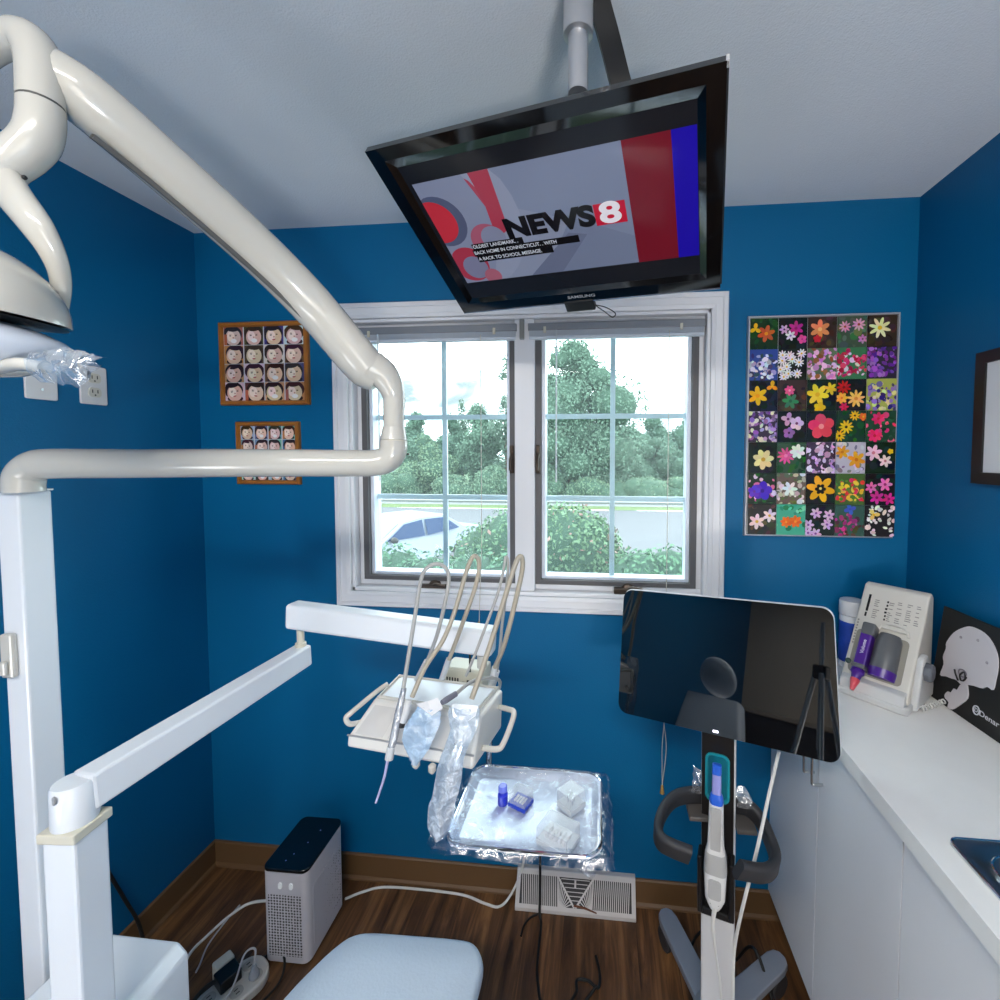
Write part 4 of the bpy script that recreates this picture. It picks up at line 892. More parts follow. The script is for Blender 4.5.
# cradle for the wand
a, b_ = zc(906, 846)
post_box(MB(), -.046, -.032, -.040, .0, a + .012, b_).build('cradle_side', M_black, cart, smooth=0, bevel=.004)
post_box(MB(), .030, .044, -.040, .0, a + .012, b_).build('cradle_side', M_black, cart, smooth=0, bevel=.004)
post_box(MB(), -.040, .040, -.030, .0, a, a + .022).build('cradle_base', M_black, cart, smooth=0, bevel=.005)
a, b_ = zc(799, 752)
ring_ = lambda w_, h_, r_, y: [post_pt(x, y, (a + b_) / 2 + z) for x, z in rrp(w_, h_, r_, 5)]
hh = b_ - a
MB().loft([ring_(.060, hh, .018, -.003), ring_(.060, hh, .018, -.008), ring_(.050, hh - .010, .014, -.008), ring_(.044, hh - .016, .012, -.0045)], False).build('teal_holder_rim', mat('teal_plastic', (26, 142, 156), rough=.3), cart, smooth=30)
MB().poly(ring_(.052, hh - .008, .014, -.005)).build('teal_holder', mat('teal_recess', (10, 104, 122), rough=.35), cart, smooth=0)
# handles
secb = [(x, y) for x, y in rrp(.022, .050, .010, 4)]
hl = cr([(0.277, 1.212, 0.699), (0.234, 1.198, 0.706), (0.191, 1.174, 0.708), (0.157, 1.130, 0.703), (0.142, 1.088, 0.696), (0.145, 1.053, 0.699), (0.168, 1.035, 0.700), (0.208, 1.029, 0.692)], 6)
MB().tube(hl, 1.0, sec=secb, up=(0, -.30, 1)).build('handle', M_rub, cart, smooth=40)
hr = cr([(0.357, 1.199, 0.688), (0.388, 1.192, 0.688), (0.411, 1.169, 0.676), (0.421, 1.134, 0.660), (0.419, 1.088, 0.655), (0.399, 1.046, 0.663), (0.365, 1.018, 0.674), (0.308, 1.003, 0.692)], 6)
MB().tube(hr, 1.0, sec=secb, up=(0, -.30, 1)).build('handle', M_rub, cart, smooth=40)
for q in ((0.256, 1.188, 0.672), (0.375, 1.179, 0.654)): MB().cbox(q, (.05, .06, .012)).build('side_bin', mat('bin_grey', (88, 84, 82), rough=.5), cart, smooth=0, bevel=.003)
# base
hub = v3(post_pt(0, .02, 0)); hub.z = .10
MB().lathe([(.05, .055), (.062, .065), (.062, .10), (.045, .115), (0, .115)], (hub.x, hub.y, 0), n=24).build('base_hub', mat('cart_grey', (140, 146, 158), rough=.35, metal=.3), cart)
ends = [v3((0.214, 1.466, 0.105)), v3((0.551, 1.361, 0.105)), Vector((hub.x - .22, hub.y - .32, .105)), Vector((hub.x + .20, hub.y - .34, .105))]
ends[2].x = hub.x - .16; ends[3].x = min(ends[3].x, .53)
for e in ends:
    d = e - hub; L_ = d.length; an = math.atan2(d.y, d.x)
    M = rot_frame((hub.x, hub.y, 0), an)
    m = MB(M); pts = [(.02, -.034), (L_ - .03, -.030), (L_ - .008, -.024), (L_ + .004, -.010), (L_ + .004, .010), (L_ - .008, .024), (L_ - .03, .030), (.02, .034)]
    m.prism([(x, y, .078) for x, y in pts], (0, 0, .024)); lg_ = m.build('base_leg', MATS['cart_grey'], cart, smooth=0, bevel=.004)
    for s in (-1, 1):
        MB(M).lathe([(.012, -.009), (.030, -.009), (.034, -.005), (.034, .005), (.030, .009), (.012, .009)], (L_ - .03, s * .012, .0345), (0, 1, 0), 20).build('wheel', M_rub, lg_)
    MB(M).box((L_ - .045, -.008, .045), (L_ - .015, .008, .080)).build('caster_fork', M_black, lg_, smooth=0, bevel=.002)
# wand in its cradle
wa, wb = v3((0.286, 1.108, 0.489)), v3((0.290, 1.127, 0.846)); wx = (wb - wa).normalized(); wl = (wb - wa).length
wn = px_.cross(wx).normalized() * -1.0
if wn.y > 0: wn = -wn     # towards the viewer
wr = wx.cross(wn) if wx.cross(wn).x > 0 else wn.cross(wx)
wand = thing('intraoral_scanner', 'white scanner wand with a blue sleeve standing in the cart cradle', 'dental scanner', wa)
def wsec(t, w_, d_, r_): return [wa + wx * t * wl + wr * a_ + wn * (b2) for a_, b2 in rrp(w_, d_, r_, 4)]
MB().loft([wsec(0, .022, .018, .008), wsec(.03, .034, .028, .012), wsec(.08, .048, .034, .014), wsec(.25, .054, .038, .015), wsec(.38, .050, .036, .014), wsec(.44, .040, .032, .012), wsec(.60, .036, .028, .011), wsec(.73, .034, .026, .010)]).build('body', mat('wand_white', (226, 226, 226), rough=.25), wand, smooth=45)
def wplate(t0, t1, w_, d0, name, m_, rr_=.006):
    h_ = (t1 - t0) * wl; c_ = wa + wx * ((t0 + t1) / 2 * wl) + wn * d0
    pts = [c_ + wr * a_ + wx * b2 for a_, b2 in rrp(w_, h_, rr_, 4)]
    return MB().prism(pts, wn * .0025).build(name, m_, wand, smooth=0)
M_wg = mat('wand_grey', (176, 176, 176), rough=.4)
wplate(.43, .72, .024, .0145, 'grip_strip', M_wg, .003)
MB().loft([wsec(.262, .0555, .0395, .0155), wsec(.30, .0548, .0392, .0155), wsec(.372, .0516, .0375, .0148), wsec(.40, .0480, .0362, .014)], False).build('grey_collar', M_wg, wand, smooth=45)
wplate(.10, .235, .030, .0180, 'button', M_wg, .008)
MB().loft([wsec(.725, .030, .024, .010), wsec(.75, .034, .026, .010), wsec(.78, .031, .024, .010), wsec(.80, .024, .020, .008)]).build('sleeve_base', mat('sleeve_blue', (44, 100, 214), rough=.3), wand, smooth=45)
MB().loft([wsec(.795, .023, .019, .007), wsec(.94, .021, .017, .006)]).build('sleeve_tube', mat('sleeve_lavender', (150, 152, 214), rough=.25), wand, smooth=45)
MB().loft([wsec(.935, .0225, .018, .006), wsec(.995, .022, .017, .006), wsec(1.0, .018, .013, .005)]).build('sleeve_tip', MATS['sleeve_blue'], wand, smooth=45)
cM = frame(wa + wx * .065 * wl + wn * .0155, wr, wx, wn)
MB().text('iTero', .0095, cM, .0004).build('lettering', M_black, wand, smooth='flat')
cbl = MB().tube(cr([(0.285, 1.101, 0.501), (0.279, 1.095, 0.457), (0.288, 1.098, 0.378), (0.299, 1.095, 0.303), (0.304, 1.092, 0.216)], 6), [.0065, .0045, .0028, .0028, .0028], n=8).build('wand_cable', M_cordw, wand)
o = MB().tube(cr([(0.453, 1.166, 0.862), (0.412, 1.109, 0.802), (0.367, 1.059, 0.691), (0.336, 1.059, 0.540), (0.329, 1.084, 0.424), (0.325, 1.080, 0.351), (0.325, 1.074, 0.217)], 6), .0042, n=8).build('white_cable', M_cordw)
tag(o, 'straight white cable hanging from behind the cart monitor past its right handle', 'cable')
for pts, lab, sd in (((cr([(0.248, 1.193, 0.791), (0.264, 1.194, 0.781), (0.275, 1.185, 0.772)], 3), cr([(0.237, 1.189, 0.722), (0.259, 1.191, 0.717), (0.278, 1.183, 0.730)], 3)), 'crumpled clear plastic wrap on the left side of the cart post', 1),
                     ((cr([(0.353, 1.181, 0.748), (0.374, 1.184, 0.753), (0.387, 1.174, 0.729)], 3), cr([(0.354, 1.179, 0.701), (0.374, 1.181, 0.695), (0.395, 1.173, 0.698)], 3)), 'crumpled clear plastic wrap on the right side of the cart post', 2)):
    o = crumple(pts, .010, .004, sd).build('plastic_wrap', MATS['milky_film'], None, smooth=180); tag(o, lab, 'plastic wrap', 'plastic wraps on the scanner cart')

# ------------------------------------------------------------------ dental chair (the foot end shows)
M_vinyl = mat('pale_blue_vinyl', (184, 197, 212), rough=.42, var=.04, nscale=9, bump=.15, bscale=140)
ch = thing('dental_chair', 'pale blue padded foot end of a dental chair below the tray', 'dental chair', (-.62, .25, 0))
ZF = .45
def cush(outline_pts, z0, z1, dome):
    c_ = Vector((sum(p[0] for p in outline_pts) / len(outline_pts), sum(p[1] for p in outline_pts) / len(outline_pts), 0)); rings = []
    for s, z in ((.90, z0), (.975, z0 + .006), (1.0, z0 + .022), (1.0, z1 - .022), (.985, z1 - .007), (.95, z1), (.7, z1 + dome * .6), (.35, z1 + dome)):
        rings.append([(c_.x + (p[0] - c_.x) * s, c_.y + (p[1] - c_.y) * s, z) for p in outline_pts])
    return MB().loft(rings)
ol = [(-.690, .845), (-.655, .93), (-.628, .978), (-.600, 1.004), (-.555, 1.014), (-.450, 1.018), (-.345, 1.020), (-.300, 1.014), (-.274, .988), (-.266, .945), (-.276, .85), (-.330, .55), (-.395, .30), (-.43, .22), (-.88, .22), (-.872, .30), (-.83, .50)]
ol = [(x if x > -.80 or y < .42 else -.80, y) for x, y in ol]
ol[-1] = (-.80, .52); ol[-2] = (-.862, .36)
cush([tuple(q[:2]) for q in cr([(x, y, 0) for x, y in ol], 3, True)], ZF - .055, ZF - .004, .005).build('leg_rest', M_vinyl, ch, smooth=60)
seat = [(-.43, .20), (-.44, -.12), (-.50, -.22), (-.98, -.22), (-1.02, -.12), (-.90, .20)]
cush([tuple(q[:2]) for q in cr([(x, y, 0) for x, y in seat], 4, True)], ZF - .05, ZF + .02, .006).build('seat', M_vinyl, ch, smooth=60)
bm_ = MB(); rings = []
for t_ in np.linspace(0, 1, 9):
    cx, cy, cz = -.74 - .22 * t_, -.20 - .36 * t_, .50 + .62 * t_; ww = .27 - .06 * t_ ** 2
    rings.append([(cx + a_ * 2 * ww / .5 , cy + b2 * .8, cz + b2 * .5) for a_, b2 in rrp(.5, .09, .04, 4)])
bm_.loft(rings).build('backrest', M_vinyl, ch, smooth=50)
MB().ell((-.985, -.60, 1.27), (.14, .05, .13), Matrix.Rotation(math.radians(-25), 3, 'X'), n=24, m=12).build('headrest', M_vinyl, ch, smooth=60)
MB().box((-.86, .05, .06), (-.56, .55, .39)).build('lift_base', M_enam2, ch, smooth=0, bevel=.02)
MB().rslab(-.70, .30, .50, .80, .08, 0, .06).build('floor_plate', M_grey, ch, smooth=30, bevel=.006)

# ------------------------------------------------------------------ air purifier
M_pw = mat('purifier_white', (206, 202, 208), rough=.35, var=.02)
def perf_mat():
    m = bpy.data.materials.new('perforated_white_panel'); m.use_nodes = True
    nt = m.node_tree; N = nt.nodes; L = nt.links; b = N['Principled BSDF']
    tc = N.new('ShaderNodeTexCoord'); vo = N.new('ShaderNodeTexVoronoi'); vo.inputs['Scale'].default_value = 105; vo.inputs['Randomness'].default_value = 0.15
    L.new(tc.outputs['Object'], vo.inputs['Vector'])
    rp = N.new('ShaderNodeValToRGB'); e = rp.color_ramp.elements
    e[0].position = .30; e[0].color = (*s2l((58, 54, 56)), 1); e[1].position = .42; e[1].color = (*s2l((208, 204, 210)), 1)
    L.new(vo.outputs['Distance'], rp.inputs[0]); L.new(rp.outputs[0], b.inputs['Base Color']); b.inputs['Roughness'].default_value = .45
    return m
M_perf = perf_mat()
q0, q1 = (-1.051, 1.267, 0.315), (-0.898, 1.269, 0.315); q2, q3 = (-0.887, 1.444, 0.315), (-1.069, 1.448, 0.315)
ap = thing('air_purifier', 'white box air purifier with a black top and perforated sides on the floor', 'air purifier', (-.975, 1.37, 0))
ex = (Vector(q1) - Vector(q0)); ex.z = 0; ex.normalize(); ey = Vector((-ex.y, ex.x, 0))
wA = .150; dA = .205
AM = frame((q0[0] - .012, q0[1], 0), ex, ey, (0, 0, 1))
b = MB(AM).rslab(wA / 2, dA / 2, wA, dA, .022, .008, .303, 5); b.build('housing', M_pw, ap, smooth=30)
MB(AM).rslab(wA / 2, dA / 2, wA - .02, dA - .02, .015, 0, .010, 4).build('foot', M_black, ap, smooth=30)
MB(AM).rslab(wA / 2, dA / 2, wA + .001, dA + .001, .022, .303, .315, 5).build('top_panel', M_gloss, ap, smooth=30, bevel=.003)
MB(AM).rrect(wA / 2, .13, wA - .040, .20, .004, .0005, -.0012, 2).build('front_grille', M_perf, ap, smooth=0)
MB(frame(AM @ Vector((wA, 0, 0)), ey, -ex, (0, 0, 1))).rrect(dA / 2 + .004, .14, dA - .05, .20, .012, .0005, -.0012, 4).build('side_grille', M_perf, ap, smooth=0)
for x in (.062, .098):
    MB(AM).rrect(x, .262, .012, .020, .0055, .0, -.003, 4).build('indicator', mat('pale_button', (238, 240, 240), rough=.2, emit=.15), ap, smooth=0)
for x, y in ((.10, .15), (.088, .10), (.07, .055), (.06, .03)): MB(AM).lathe([(.0022, .3152), (.002, .3158), (0, .3158)], (x, y, 0), n=8).build('touch_light', mat('dim_blue_led', (70, 90, 150), emit=.4), ap)
o = MB().tube(cr([(-1.047, 1.42, .05), (-1.231, 1.434, 0.012), (-1.284, 1.392, 0.005), (-1.308, 1.321, 0.005), (-1.315, 1.254, 0.005), (-1.263, 1.169, 0.005)], 6), .0045, n=8).build('power_cable', M_cordw)
tag(o, 'white power cord running from the air purifier towards the power strip', 'cord')
o = MB().tube(cr([(-1.283, 1.425, 0.004), (-1.287, 1.366, 0.004), (-1.282, 1.293, 0.004), (-1.253, 1.234, 0.012), (-1.232, 1.199, 0.030)], 6), .0028, n=8).build('thin_cable', mat('grey_white_cord', (178, 178, 184), rough=.5))
tag(o, 'thin grey cord lying beside the thicker white cord on the floor', 'cord')
o = MB().tube(cr([(-.905, 1.46, .03), (-.87, 1.51, .008), (-.80, 1.538, .006), (-.65, 1.543, .006), (-.50, 1.538, .006), (-.41, 1.515, .006), (-.355, 1.508, .008), (-.318, 1.53, .035), (-.285, 1.555, .10), (-.265, 1.565, .2)], 6), .0042, n=8).build('wall_cable', M_cordw)
tag(o, 'white cord along the brown baseboard right of the air purifier', 'cord')

# ------------------------------------------------------------------ power strip and plugs
ps_c = Vector((-1.106, 1.141, 0.020)); th = math.radians(62)
PS = rot_frame((ps_c.x, ps_c.y, 0), th)
pst = thing('power_strip', 'cream rounded power strip on the floor left of the air purifier', 'power strip', (ps_c.x, ps_c.y, 0))
M_strip = mat('strip_cream', (206, 200, 192), rough=.4)
MB(PS).rslab(0, 0, .26, .115, .052, 0, .030, 8).build('housing', M_strip, pst, smooth=30, bevel=.006)
for i in range(4):
    for j in (-1, 1):
        r = MB(PS).rslab(.09 - i * .052, j * .024, .034, .034, .014, .0295, .0312, 5).build('receptacle', mat('receptacle_grey', (170, 166, 160), rough=.5), pst, smooth=0)
        s = MB(PS)
        for k in (-.006, .006): s.box((.09 - i * .052 - .004, j * .024 + k - .0014, .0311), (.09 - i * .052 + .006, j * .024 + k + .0014, .0317))
        s.build('slots', M_black, r, smooth=0)
ad = thing('power_adapter', 'black block power adapter plugged into the power strip', 'power adapter', PS @ Vector((.03, .026, .03)))
MB(PS).rslab(.035, .026, .056, .052, .004, .0318, .066).build('block', M_black, ad, smooth=0, bevel=.003)
MB().tube(cr([PS @ Vector((.01, .04, .05)), PS @ Vector((-.02, .045, .05)), PS @ Vector((-.07, .03, .045)), PS @ Vector((-.15, .03, .008))], 6), .006, n=8).build('lead', M_cordb, ad)
pl_ = thing('plug', 'grey round plug with a looped cord in the right end of the power strip', 'plug', PS @ Vector((.09, -.024, .03)))
MB().lathe([(.014, 0), (.014, .012), (.009, .022), (.006, .034), (0, .035)], PS @ Vector((.085, -.024, .0318)), n=14).build('body', mat('translucent_grey', (160, 164, 172), rough=.2), pl_)
MB().tube(cr([PS @ Vector((.085, -.024, .06)), PS @ Vector((.095, -.01, .10)), PS @ Vector((.07, .0, .10)), PS @ Vector((.03, -.02, .05)), PS @ Vector((-.04, -.05, .034)), PS @ Vector((-.12, -.08, .006))], 6), .0028, n=8).build('lead', MATS['grey_white_cord'], pl_)
p2 = thing('plug', 'white adapter plug beside the black block on the power strip', 'plug', PS @ Vector((.02, .075, 0)))
MB(PS).rslab(.045, .085, .05, .034, .006, .0, .055).build('body', mat('plug_ivory', (210, 208, 196), rough=.4), p2, smooth=0, bevel=.004)
o = MB().tube(cr([PS @ Vector((.14, .03, .006)), PS @ Vector((.165, 0, .03)), PS @ Vector((.16, -.05, .02)), PS @ Vector((.12, -.085, .005)), PS @ Vector((.02, -.09, .004)), PS @ Vector((-.12, -.11, .004))], 6), .0035, n=8).build('black_cable', M_cordb)
tag(o, 'thin black cord curving round the end of the power strip', 'cord')
o = MB().tube(cr([(-1.511, 1.19, .34), (-1.50, 1.23, .20), (-1.488, 1.255, .10), (-1.45, 1.24, .02), (-1.35, 1.15, .006), (-1.25, 1.05, .006)], 6), .005, n=8).build('black_wall_cable', M_cordb)
tag(o, 'black cord coming down the left wall over the baseboard', 'cord')
o = MB().tube(cr([(-.215, 1.566, .30), (-.214, 1.545, .16), (-.212, 1.528, .085), (-.208, 1.486, .02), (-0.200, 1.463, 0.005), (-0.197, 1.370, 0.005), (-0.192, 1.314, 0.005), (-0.170, 1.240, 0.005), (-0.140, 1.163, 0.005)], 6), .0045, n=8).build('black_cable', M_cordb)
tag(o, 'black cord hanging over the white floor vent and across the floor', 'cord')
o = MB().tube(cr([(-0.216, 1.498, 0.005), (-0.241, 1.482, 0.005), (-0.258, 1.454, 0.005), (-0.262, 1.422, 0.004)], 6), .0035, n=8).build('black_cable', M_cordb)
tag(o, 'short black cord end curling left below the floor vent', 'cord')
o = MB().tube(cr([(-0.011, 1.386, 0.004), (0.002, 1.334, 0.004), (-0.004, 1.298, 0.006), (-0.034, 1.315, 0.004), (-0.068, 1.314, 0.004), (-0.069, 1.283, 0.004), (-0.091, 1.246, 0.004)], 6), .0045, n=8).build('black_cable', M_cordb)
tag(o, 'looped black cable on the floor right of the chair foot end', 'cable')
o = MB().tube(cr([(-0.007, 1.299, 0.011), (-0.027, 1.278, 0.006), (-0.050, 1.250, 0.004)], 5), .0045, n=8).build('black_cable', M_cordb)
tag(o, 'black cable crossing under the loop on the floor right of the chair', 'cable')
o = MB().tube(cr([(0.303, 1.449, 0.005), (0.325, 1.479, 0.005), (0.360, 1.501, 0.005), (0.437, 1.493, 0.005), (.42, 1.40, .02), (.455, 1.36, .118), (.475, 1.325, .120), (.50, 1.27, .03), (.50, 1.20, .006)], 6), .0045, n=8).build('black_cable', M_cordb)
tag(o, 'black cable running behind the cart post and over its right leg', 'cable')

# ------------------------------------------------------------------ baseboard vent
V0, V1 = (-0.285, 1.506, 0.001), (0.120, 1.525, 0.001)
vx0, vx1, vy = -.300, .126, V0[1]
vt = thing('floor_vent', 'white slanted metal baseboard vent with fan shaped slots below the tray', 'vent', ((vx0 + vx1) / 2, 1.54, 0))
M_vent = mat('white_vent_metal', (196, 192, 192), rough=.45)
yt, zt = YB - .022, .104
m = MB(); m.prism([(vx0, YB - .001, 0), (vx0, vy, 0), (vx0, vy, .014), (vx0, yt, zt), (vx0, yt + .004, zt + .004), (vx0, YB - .001, zt + .004)], (vx1 - vx0, 0, 0)); m.build('casing', M_vent, vt, smooth=0, bevel=.002)
sd = Vector((0, yt - vy, zt - .014)); sn = Vector((0, -sd.z, sd.y)).normalized()
if sn.y > 0: sn = -sn
def vp(u, v, h_=.0): return Vector((vx0 + (vx1 - vx0) * u, vy, .014)) + sd * v + sn * h_
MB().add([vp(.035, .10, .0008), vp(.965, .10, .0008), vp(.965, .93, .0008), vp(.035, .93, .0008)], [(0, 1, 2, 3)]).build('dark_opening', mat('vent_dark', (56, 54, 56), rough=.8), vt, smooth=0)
m = MB()
def bar(p, q, w_=.0022):
    d = (q - p).normalized(); s = d.cross(sn) * w_ / 2; m.add([p - s, p + s, q + s, q - s], [(0, 1, 2, 3)])
apx = .50
for i in range(30):
    u = .05 + i * .0165
    if u < .355: bar(vp(u + .012, .10, .0018), vp(u, .93, .0018), .0030)
    u2 = .95 - i * .0165
    if u2 > .645: bar(vp(u2 - .012, .10, .0018), vp(u2, .93, .0018), .0030)
for k in range(9):
    f = k / 9
    bar(vp(.36 + f * .13, .93 - f * .80, .0018), vp(.36 + f * .05, .10, .0018), .0030); bar(vp(.64 - f * .13, .93 - f * .80, .0018), vp(.64 - f * .05, .10, .0018), .0030)
m.build('louvres', M_vent, vt, smooth=0)
m = MB(); bar(vp(.345, .95, .0026), vp(.495, .12, .0026), .006); bar(vp(.655, .95, .0026), vp(.505, .12, .0026), .006)
for k in range(6): bar(vp(.38 + k * .017, .86 - k * .11, .0016), vp(.62 - k * .017, .86 - k * .11, .0016), .0022)
bar(vp(.035, .10, .0026), vp(.965, .10, .0026), .004); bar(vp(.035, .93, .0026), vp(.965, .93, .0026), .005)
m.build('centre_bars', M_vent, vt, smooth=0)
MB().beam(vp(.50, .86, .006), vp(.50, .66, .006), .006, .004, up=(0, -1, .5)).build('lever', M_vent, vt, smooth=0)
tg = MB().tube([vp(.49, .20, .006), vp(.58, .16, .006), vp(.68, .06, .006)], [.003, .0035, .002], n=6).build('dry_twig', mat('brown_twig', (108, 66, 46), rough=.8))
tag(tg, 'small brown scrap lying across the front of the white floor vent', 'scrap')

# ------------------------------------------------------------------ base cabinets and countertop
XC = .587; ZTOP = .93
def cabinet(lab, y1, ys, y0):
    t = thing('base_cabinet', lab, 'cabinet', ((XC + XR) / 2, (y0 + y1) / 2, 0), 'white base cabinets under the countertop')
    m = MB(); zt0 = ZTOP - .037
    m.box((XC + .019, y0 + .0005, .10), (XR - .001, y0 + .018, zt0)); m.box((XC + .019, y1 - .018, .10), (XR - .001, y1 - .0005, zt0)); m.box((XC + .019, y0 + .018, .10), (XR - .001, y1 - .018, .118)); m.box((XR - .012, y0 + .018, .118), (XR - .001, y1 - .018, zt0)); m.box((XC + .019, ys - .02, .118), (XC + .037, ys + .02, zt0))
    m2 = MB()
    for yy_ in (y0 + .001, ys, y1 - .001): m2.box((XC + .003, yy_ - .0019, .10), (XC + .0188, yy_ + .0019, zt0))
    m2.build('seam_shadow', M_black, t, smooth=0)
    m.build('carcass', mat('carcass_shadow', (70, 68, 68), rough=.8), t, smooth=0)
    MB().box((XC + .06, y0 + .0005, 0), (XR - .001, y1 - .0005, .10)).build('toe_kick', M_black, t, smooth=0)
    for a, b2, hy in ((y0, ys, ys - .024), (ys, y1, ys + .024)):
        d = MB().box((XC, a + .002, .098), (XC + .018, b2 - .002, ZTOP - .040)).build('door', M_lam, t, smooth=0)
        m = MB(); zt_ = .845; zb = .745
        m.tube(cr([(XC, hy, zt_), (XC - .022, hy, zt_), (XC - .028, hy, zt_ - .008), (XC - .028, hy, zb + .008), (XC - .022, hy, zb), (XC, hy, zb)], 4), .0035, n=8)
        m.build('handle', M_steel, d)
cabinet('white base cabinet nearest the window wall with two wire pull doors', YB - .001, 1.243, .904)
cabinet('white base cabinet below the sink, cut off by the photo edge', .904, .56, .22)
XE = .567
SX0, SX1, SY0, SY1 = .617, .955, .42, .846
ct = MB(); cz0, cz1 = ZTOP - .036, ZTOP
hx0, hx1, hy0, hy1 = SX0 + .02, SX1 - .02, SY0 + .02, SY1 - .02
ct.box((XE, hy1, cz0), (XR - .001, YB - .001, cz1)); ct.box((XE, .20, cz0), (XR - .001, hy0, cz1)); ct.box((XE, hy0, cz0), (hx0, hy1, cz1)); ct.box((hx1, hy0, cz0), (XR - .001, hy1, cz1))
t = thing('countertop', 'white laminate countertop along the right wall', 'countertop', (.785, .9, ZTOP - .036))
ct.build('slab', M_counter, t, smooth=0)
MB().box((XR - .016, .20, ZTOP), (XR - .001, YB - .001, ZTOP + .018)).build('back_strip', M_counter, t, smooth=0, bevel=.003)
sk = thing('sink', 'small stainless steel sink let into the countertop', 'sink', ((SX0 + SX1) / 2, (SY0 + SY1) / 2, ZTOP))
sx, sy = (SX0 + SX1) / 2, (SY0 + SY1) / 2; sw_, sh_ = SX1 - SX0, SY1 - SY0
def sr(k, z, r=.03): return [(sx + a_, sy + b2, z) for a_, b2 in rrp(sw_ - 2 * k, sh_ - 2 * k, r, 6)]
MB().loft([sr(0, ZTOP + .0005, .02), sr(.001, ZTOP + .003, .02), sr(.006, ZTOP + .0045, .02), sr(.020, ZTOP + .003, .028), sr(.024, ZTOP + .001, .03), sr(.034, ZTOP + .0005, .04), sr(.042, ZTOP - .010, .05), sr(.048, ZTOP - .12, .05), sr(.07, ZTOP - .14, .05), sr(.14, ZTOP - .145, .02)], True).build('basin', mat('sink_steel', (160, 164, 168), rough=.3, metal=1.0), sk, smooth=50)
MB().tube(sr(.002, ZTOP + .003, .02), .0028, n=8, closed=True).build('outer_rim', M_chrome, sk)
MB().tube(sr(.033, ZTOP + .0015, .04), .0025, n=8, closed=True).build('inner_rim', M_chrome, sk)
MB().lathe([(.022, 0), (.022, .003), (.015, .002), (0, .0015)], (sx, sy, ZTOP - .145), n=20).build('drain', M_chrome, sk)

# ------------------------------------------------------------------ impression mixer
uu = Vector((.68, -.733, 0)); nb = Vector((.733, .68, 0))
KM = frame((.745, 1.303, ZTOP), uu, nb, (0, 0, 1))
mx = thing('impression_mixer', 'off white desktop impression mixing machine with grey and purple cartridge on the counter', 'mixing machine', (.80, 1.36, ZTOP))
M_mx = mat('mixer_white', (214, 210, 202), rough=.35, var=.015); M_mx2 = mat('mixer_white_base', (206, 206, 206), rough=.35, var=.015)
h2 = .082
def side(pts, x0, x1): return MB(KM).prism([(x0, y, z) for y, z in pts], (x1 - x0, 0, 0))
side([(.012, .030), (.185, .285), (.205, .290), (.222, .275), (.225, .02), (.10, .012), (.02, .012)], -h2, h2).build('body', M_mx, mx, smooth=0, bevel=.006, seg=3)
MB(KM).rslab(-.004, .065, .185, .15, .02, 0, .022, 5).build('base', M_mx2, mx, smooth=30, bevel=.006)
side([(-.006, .018), (.004, .046), (.03, .052), (.05, .02)], -h2 + .004, h2 - .004).build('front_ledge', M_mx2, mx, smooth=0, bevel=.004)
side([(.03, .005), (.06, .085), (.085, .135), (.115, .14), (.17, .09), (.19, .005)], h2 - .002, h2 + .016).build('side_cheek', M_mx2, mx, smooth=0, bevel=.006)
k = MB(KM).lathe([(.026, 0), (.026, .012), (.021, .018), (0, .018)], (h2 + .016, .095, .098), (1, 0, 0), 8); k.build('side_knob', mat('knob_slate', (104, 108, 116), rough=.5), mx, smooth=20, bevel=.002)
# sloped panel frame: origin at its lower edge middle
pdv = Vector((0, .173, .255)).normalized(); pn = Vector((0, -pdv.z, pdv.y))
PN = KM @ frame((0, .012, .030), (1, 0, 0), -pn, pdv)   # local x across, -y out of the panel, z up the slope
M_gap = mat('recess_shadow', (150, 146, 136), rough=.6)
MB(PN).rrect(-.005, .098, .130, .130, .012, .0005, -.001, 4).build('recess', M_gap, mx, smooth=0)
c1_ = MB(PN); rings = []
for z, r_ in ((.050, .031), (.058, .033), (.150, .031), (.165, .025)):
    rings.append([(.014 + r_ * math.cos(q), -.004 - r_ * .85 * max(math.sin(q), -.1), z) for q in np.linspace(-.1, math.pi + .1, 16)])
c1_.loft(rings); c1_.build('cartridge', mat('cartridge_grey', (92, 94, 98), rough=.4), mx, smooth=40)
c2_ = MB(PN); rings = []
for z, r_ in ((.038, .0315), (.062, .0340)):
    rings.append([(.014 + r_ * math.cos(q), -.004 - r_ * .86 * max(math.sin(q), -.1), z) for q in np.linspace(-.1, math.pi + .1, 16)])
c2_.loft(rings).build('cartridge_band', mat('purple_plastic', (74, 30, 138), rough=.3), mx, smooth=40)
c3_ = MB(PN); c3_.rrect(-.034, .100, .030, .110, .006, -.002, -.036, 4); c3_.build('purple_barrel', MATS['purple_plastic'], mx, smooth=0, bevel=.004)
c4_ = MB(PN); c4_.rrect(-.032, .160, .034, .036, .006, -.001, -.039, 4); c4_.build('barrel_cap', MATS['cartridge_grey'], mx, smooth=0, bevel=.004)
c4_ = MB(PN); c4_.rrect(-.034, .048, .034, .012, .003, -.001, -.042, 3); c4_.build('barrel_clip', MATS['cartridge_grey'], mx, smooth=0, bevel=.002)
MB(PN).lathe([(.016, 0), (.018, .010), (.013, .016), (.011, .030)], (-.036, -.022, .040), (0, -.15, -1), 16).build('mixing_collar', MATS['purple_plastic'], mx)
MB(PN).lathe([(.011, 0), (.0125, .004), (.008, .020), (.005, .034), (0, .035)], (-.036, -.026, .012), (0, -.2, -1), 14).build('pink_tip', mat('pink_tip', (226, 82, 96), rough=.3), mx)
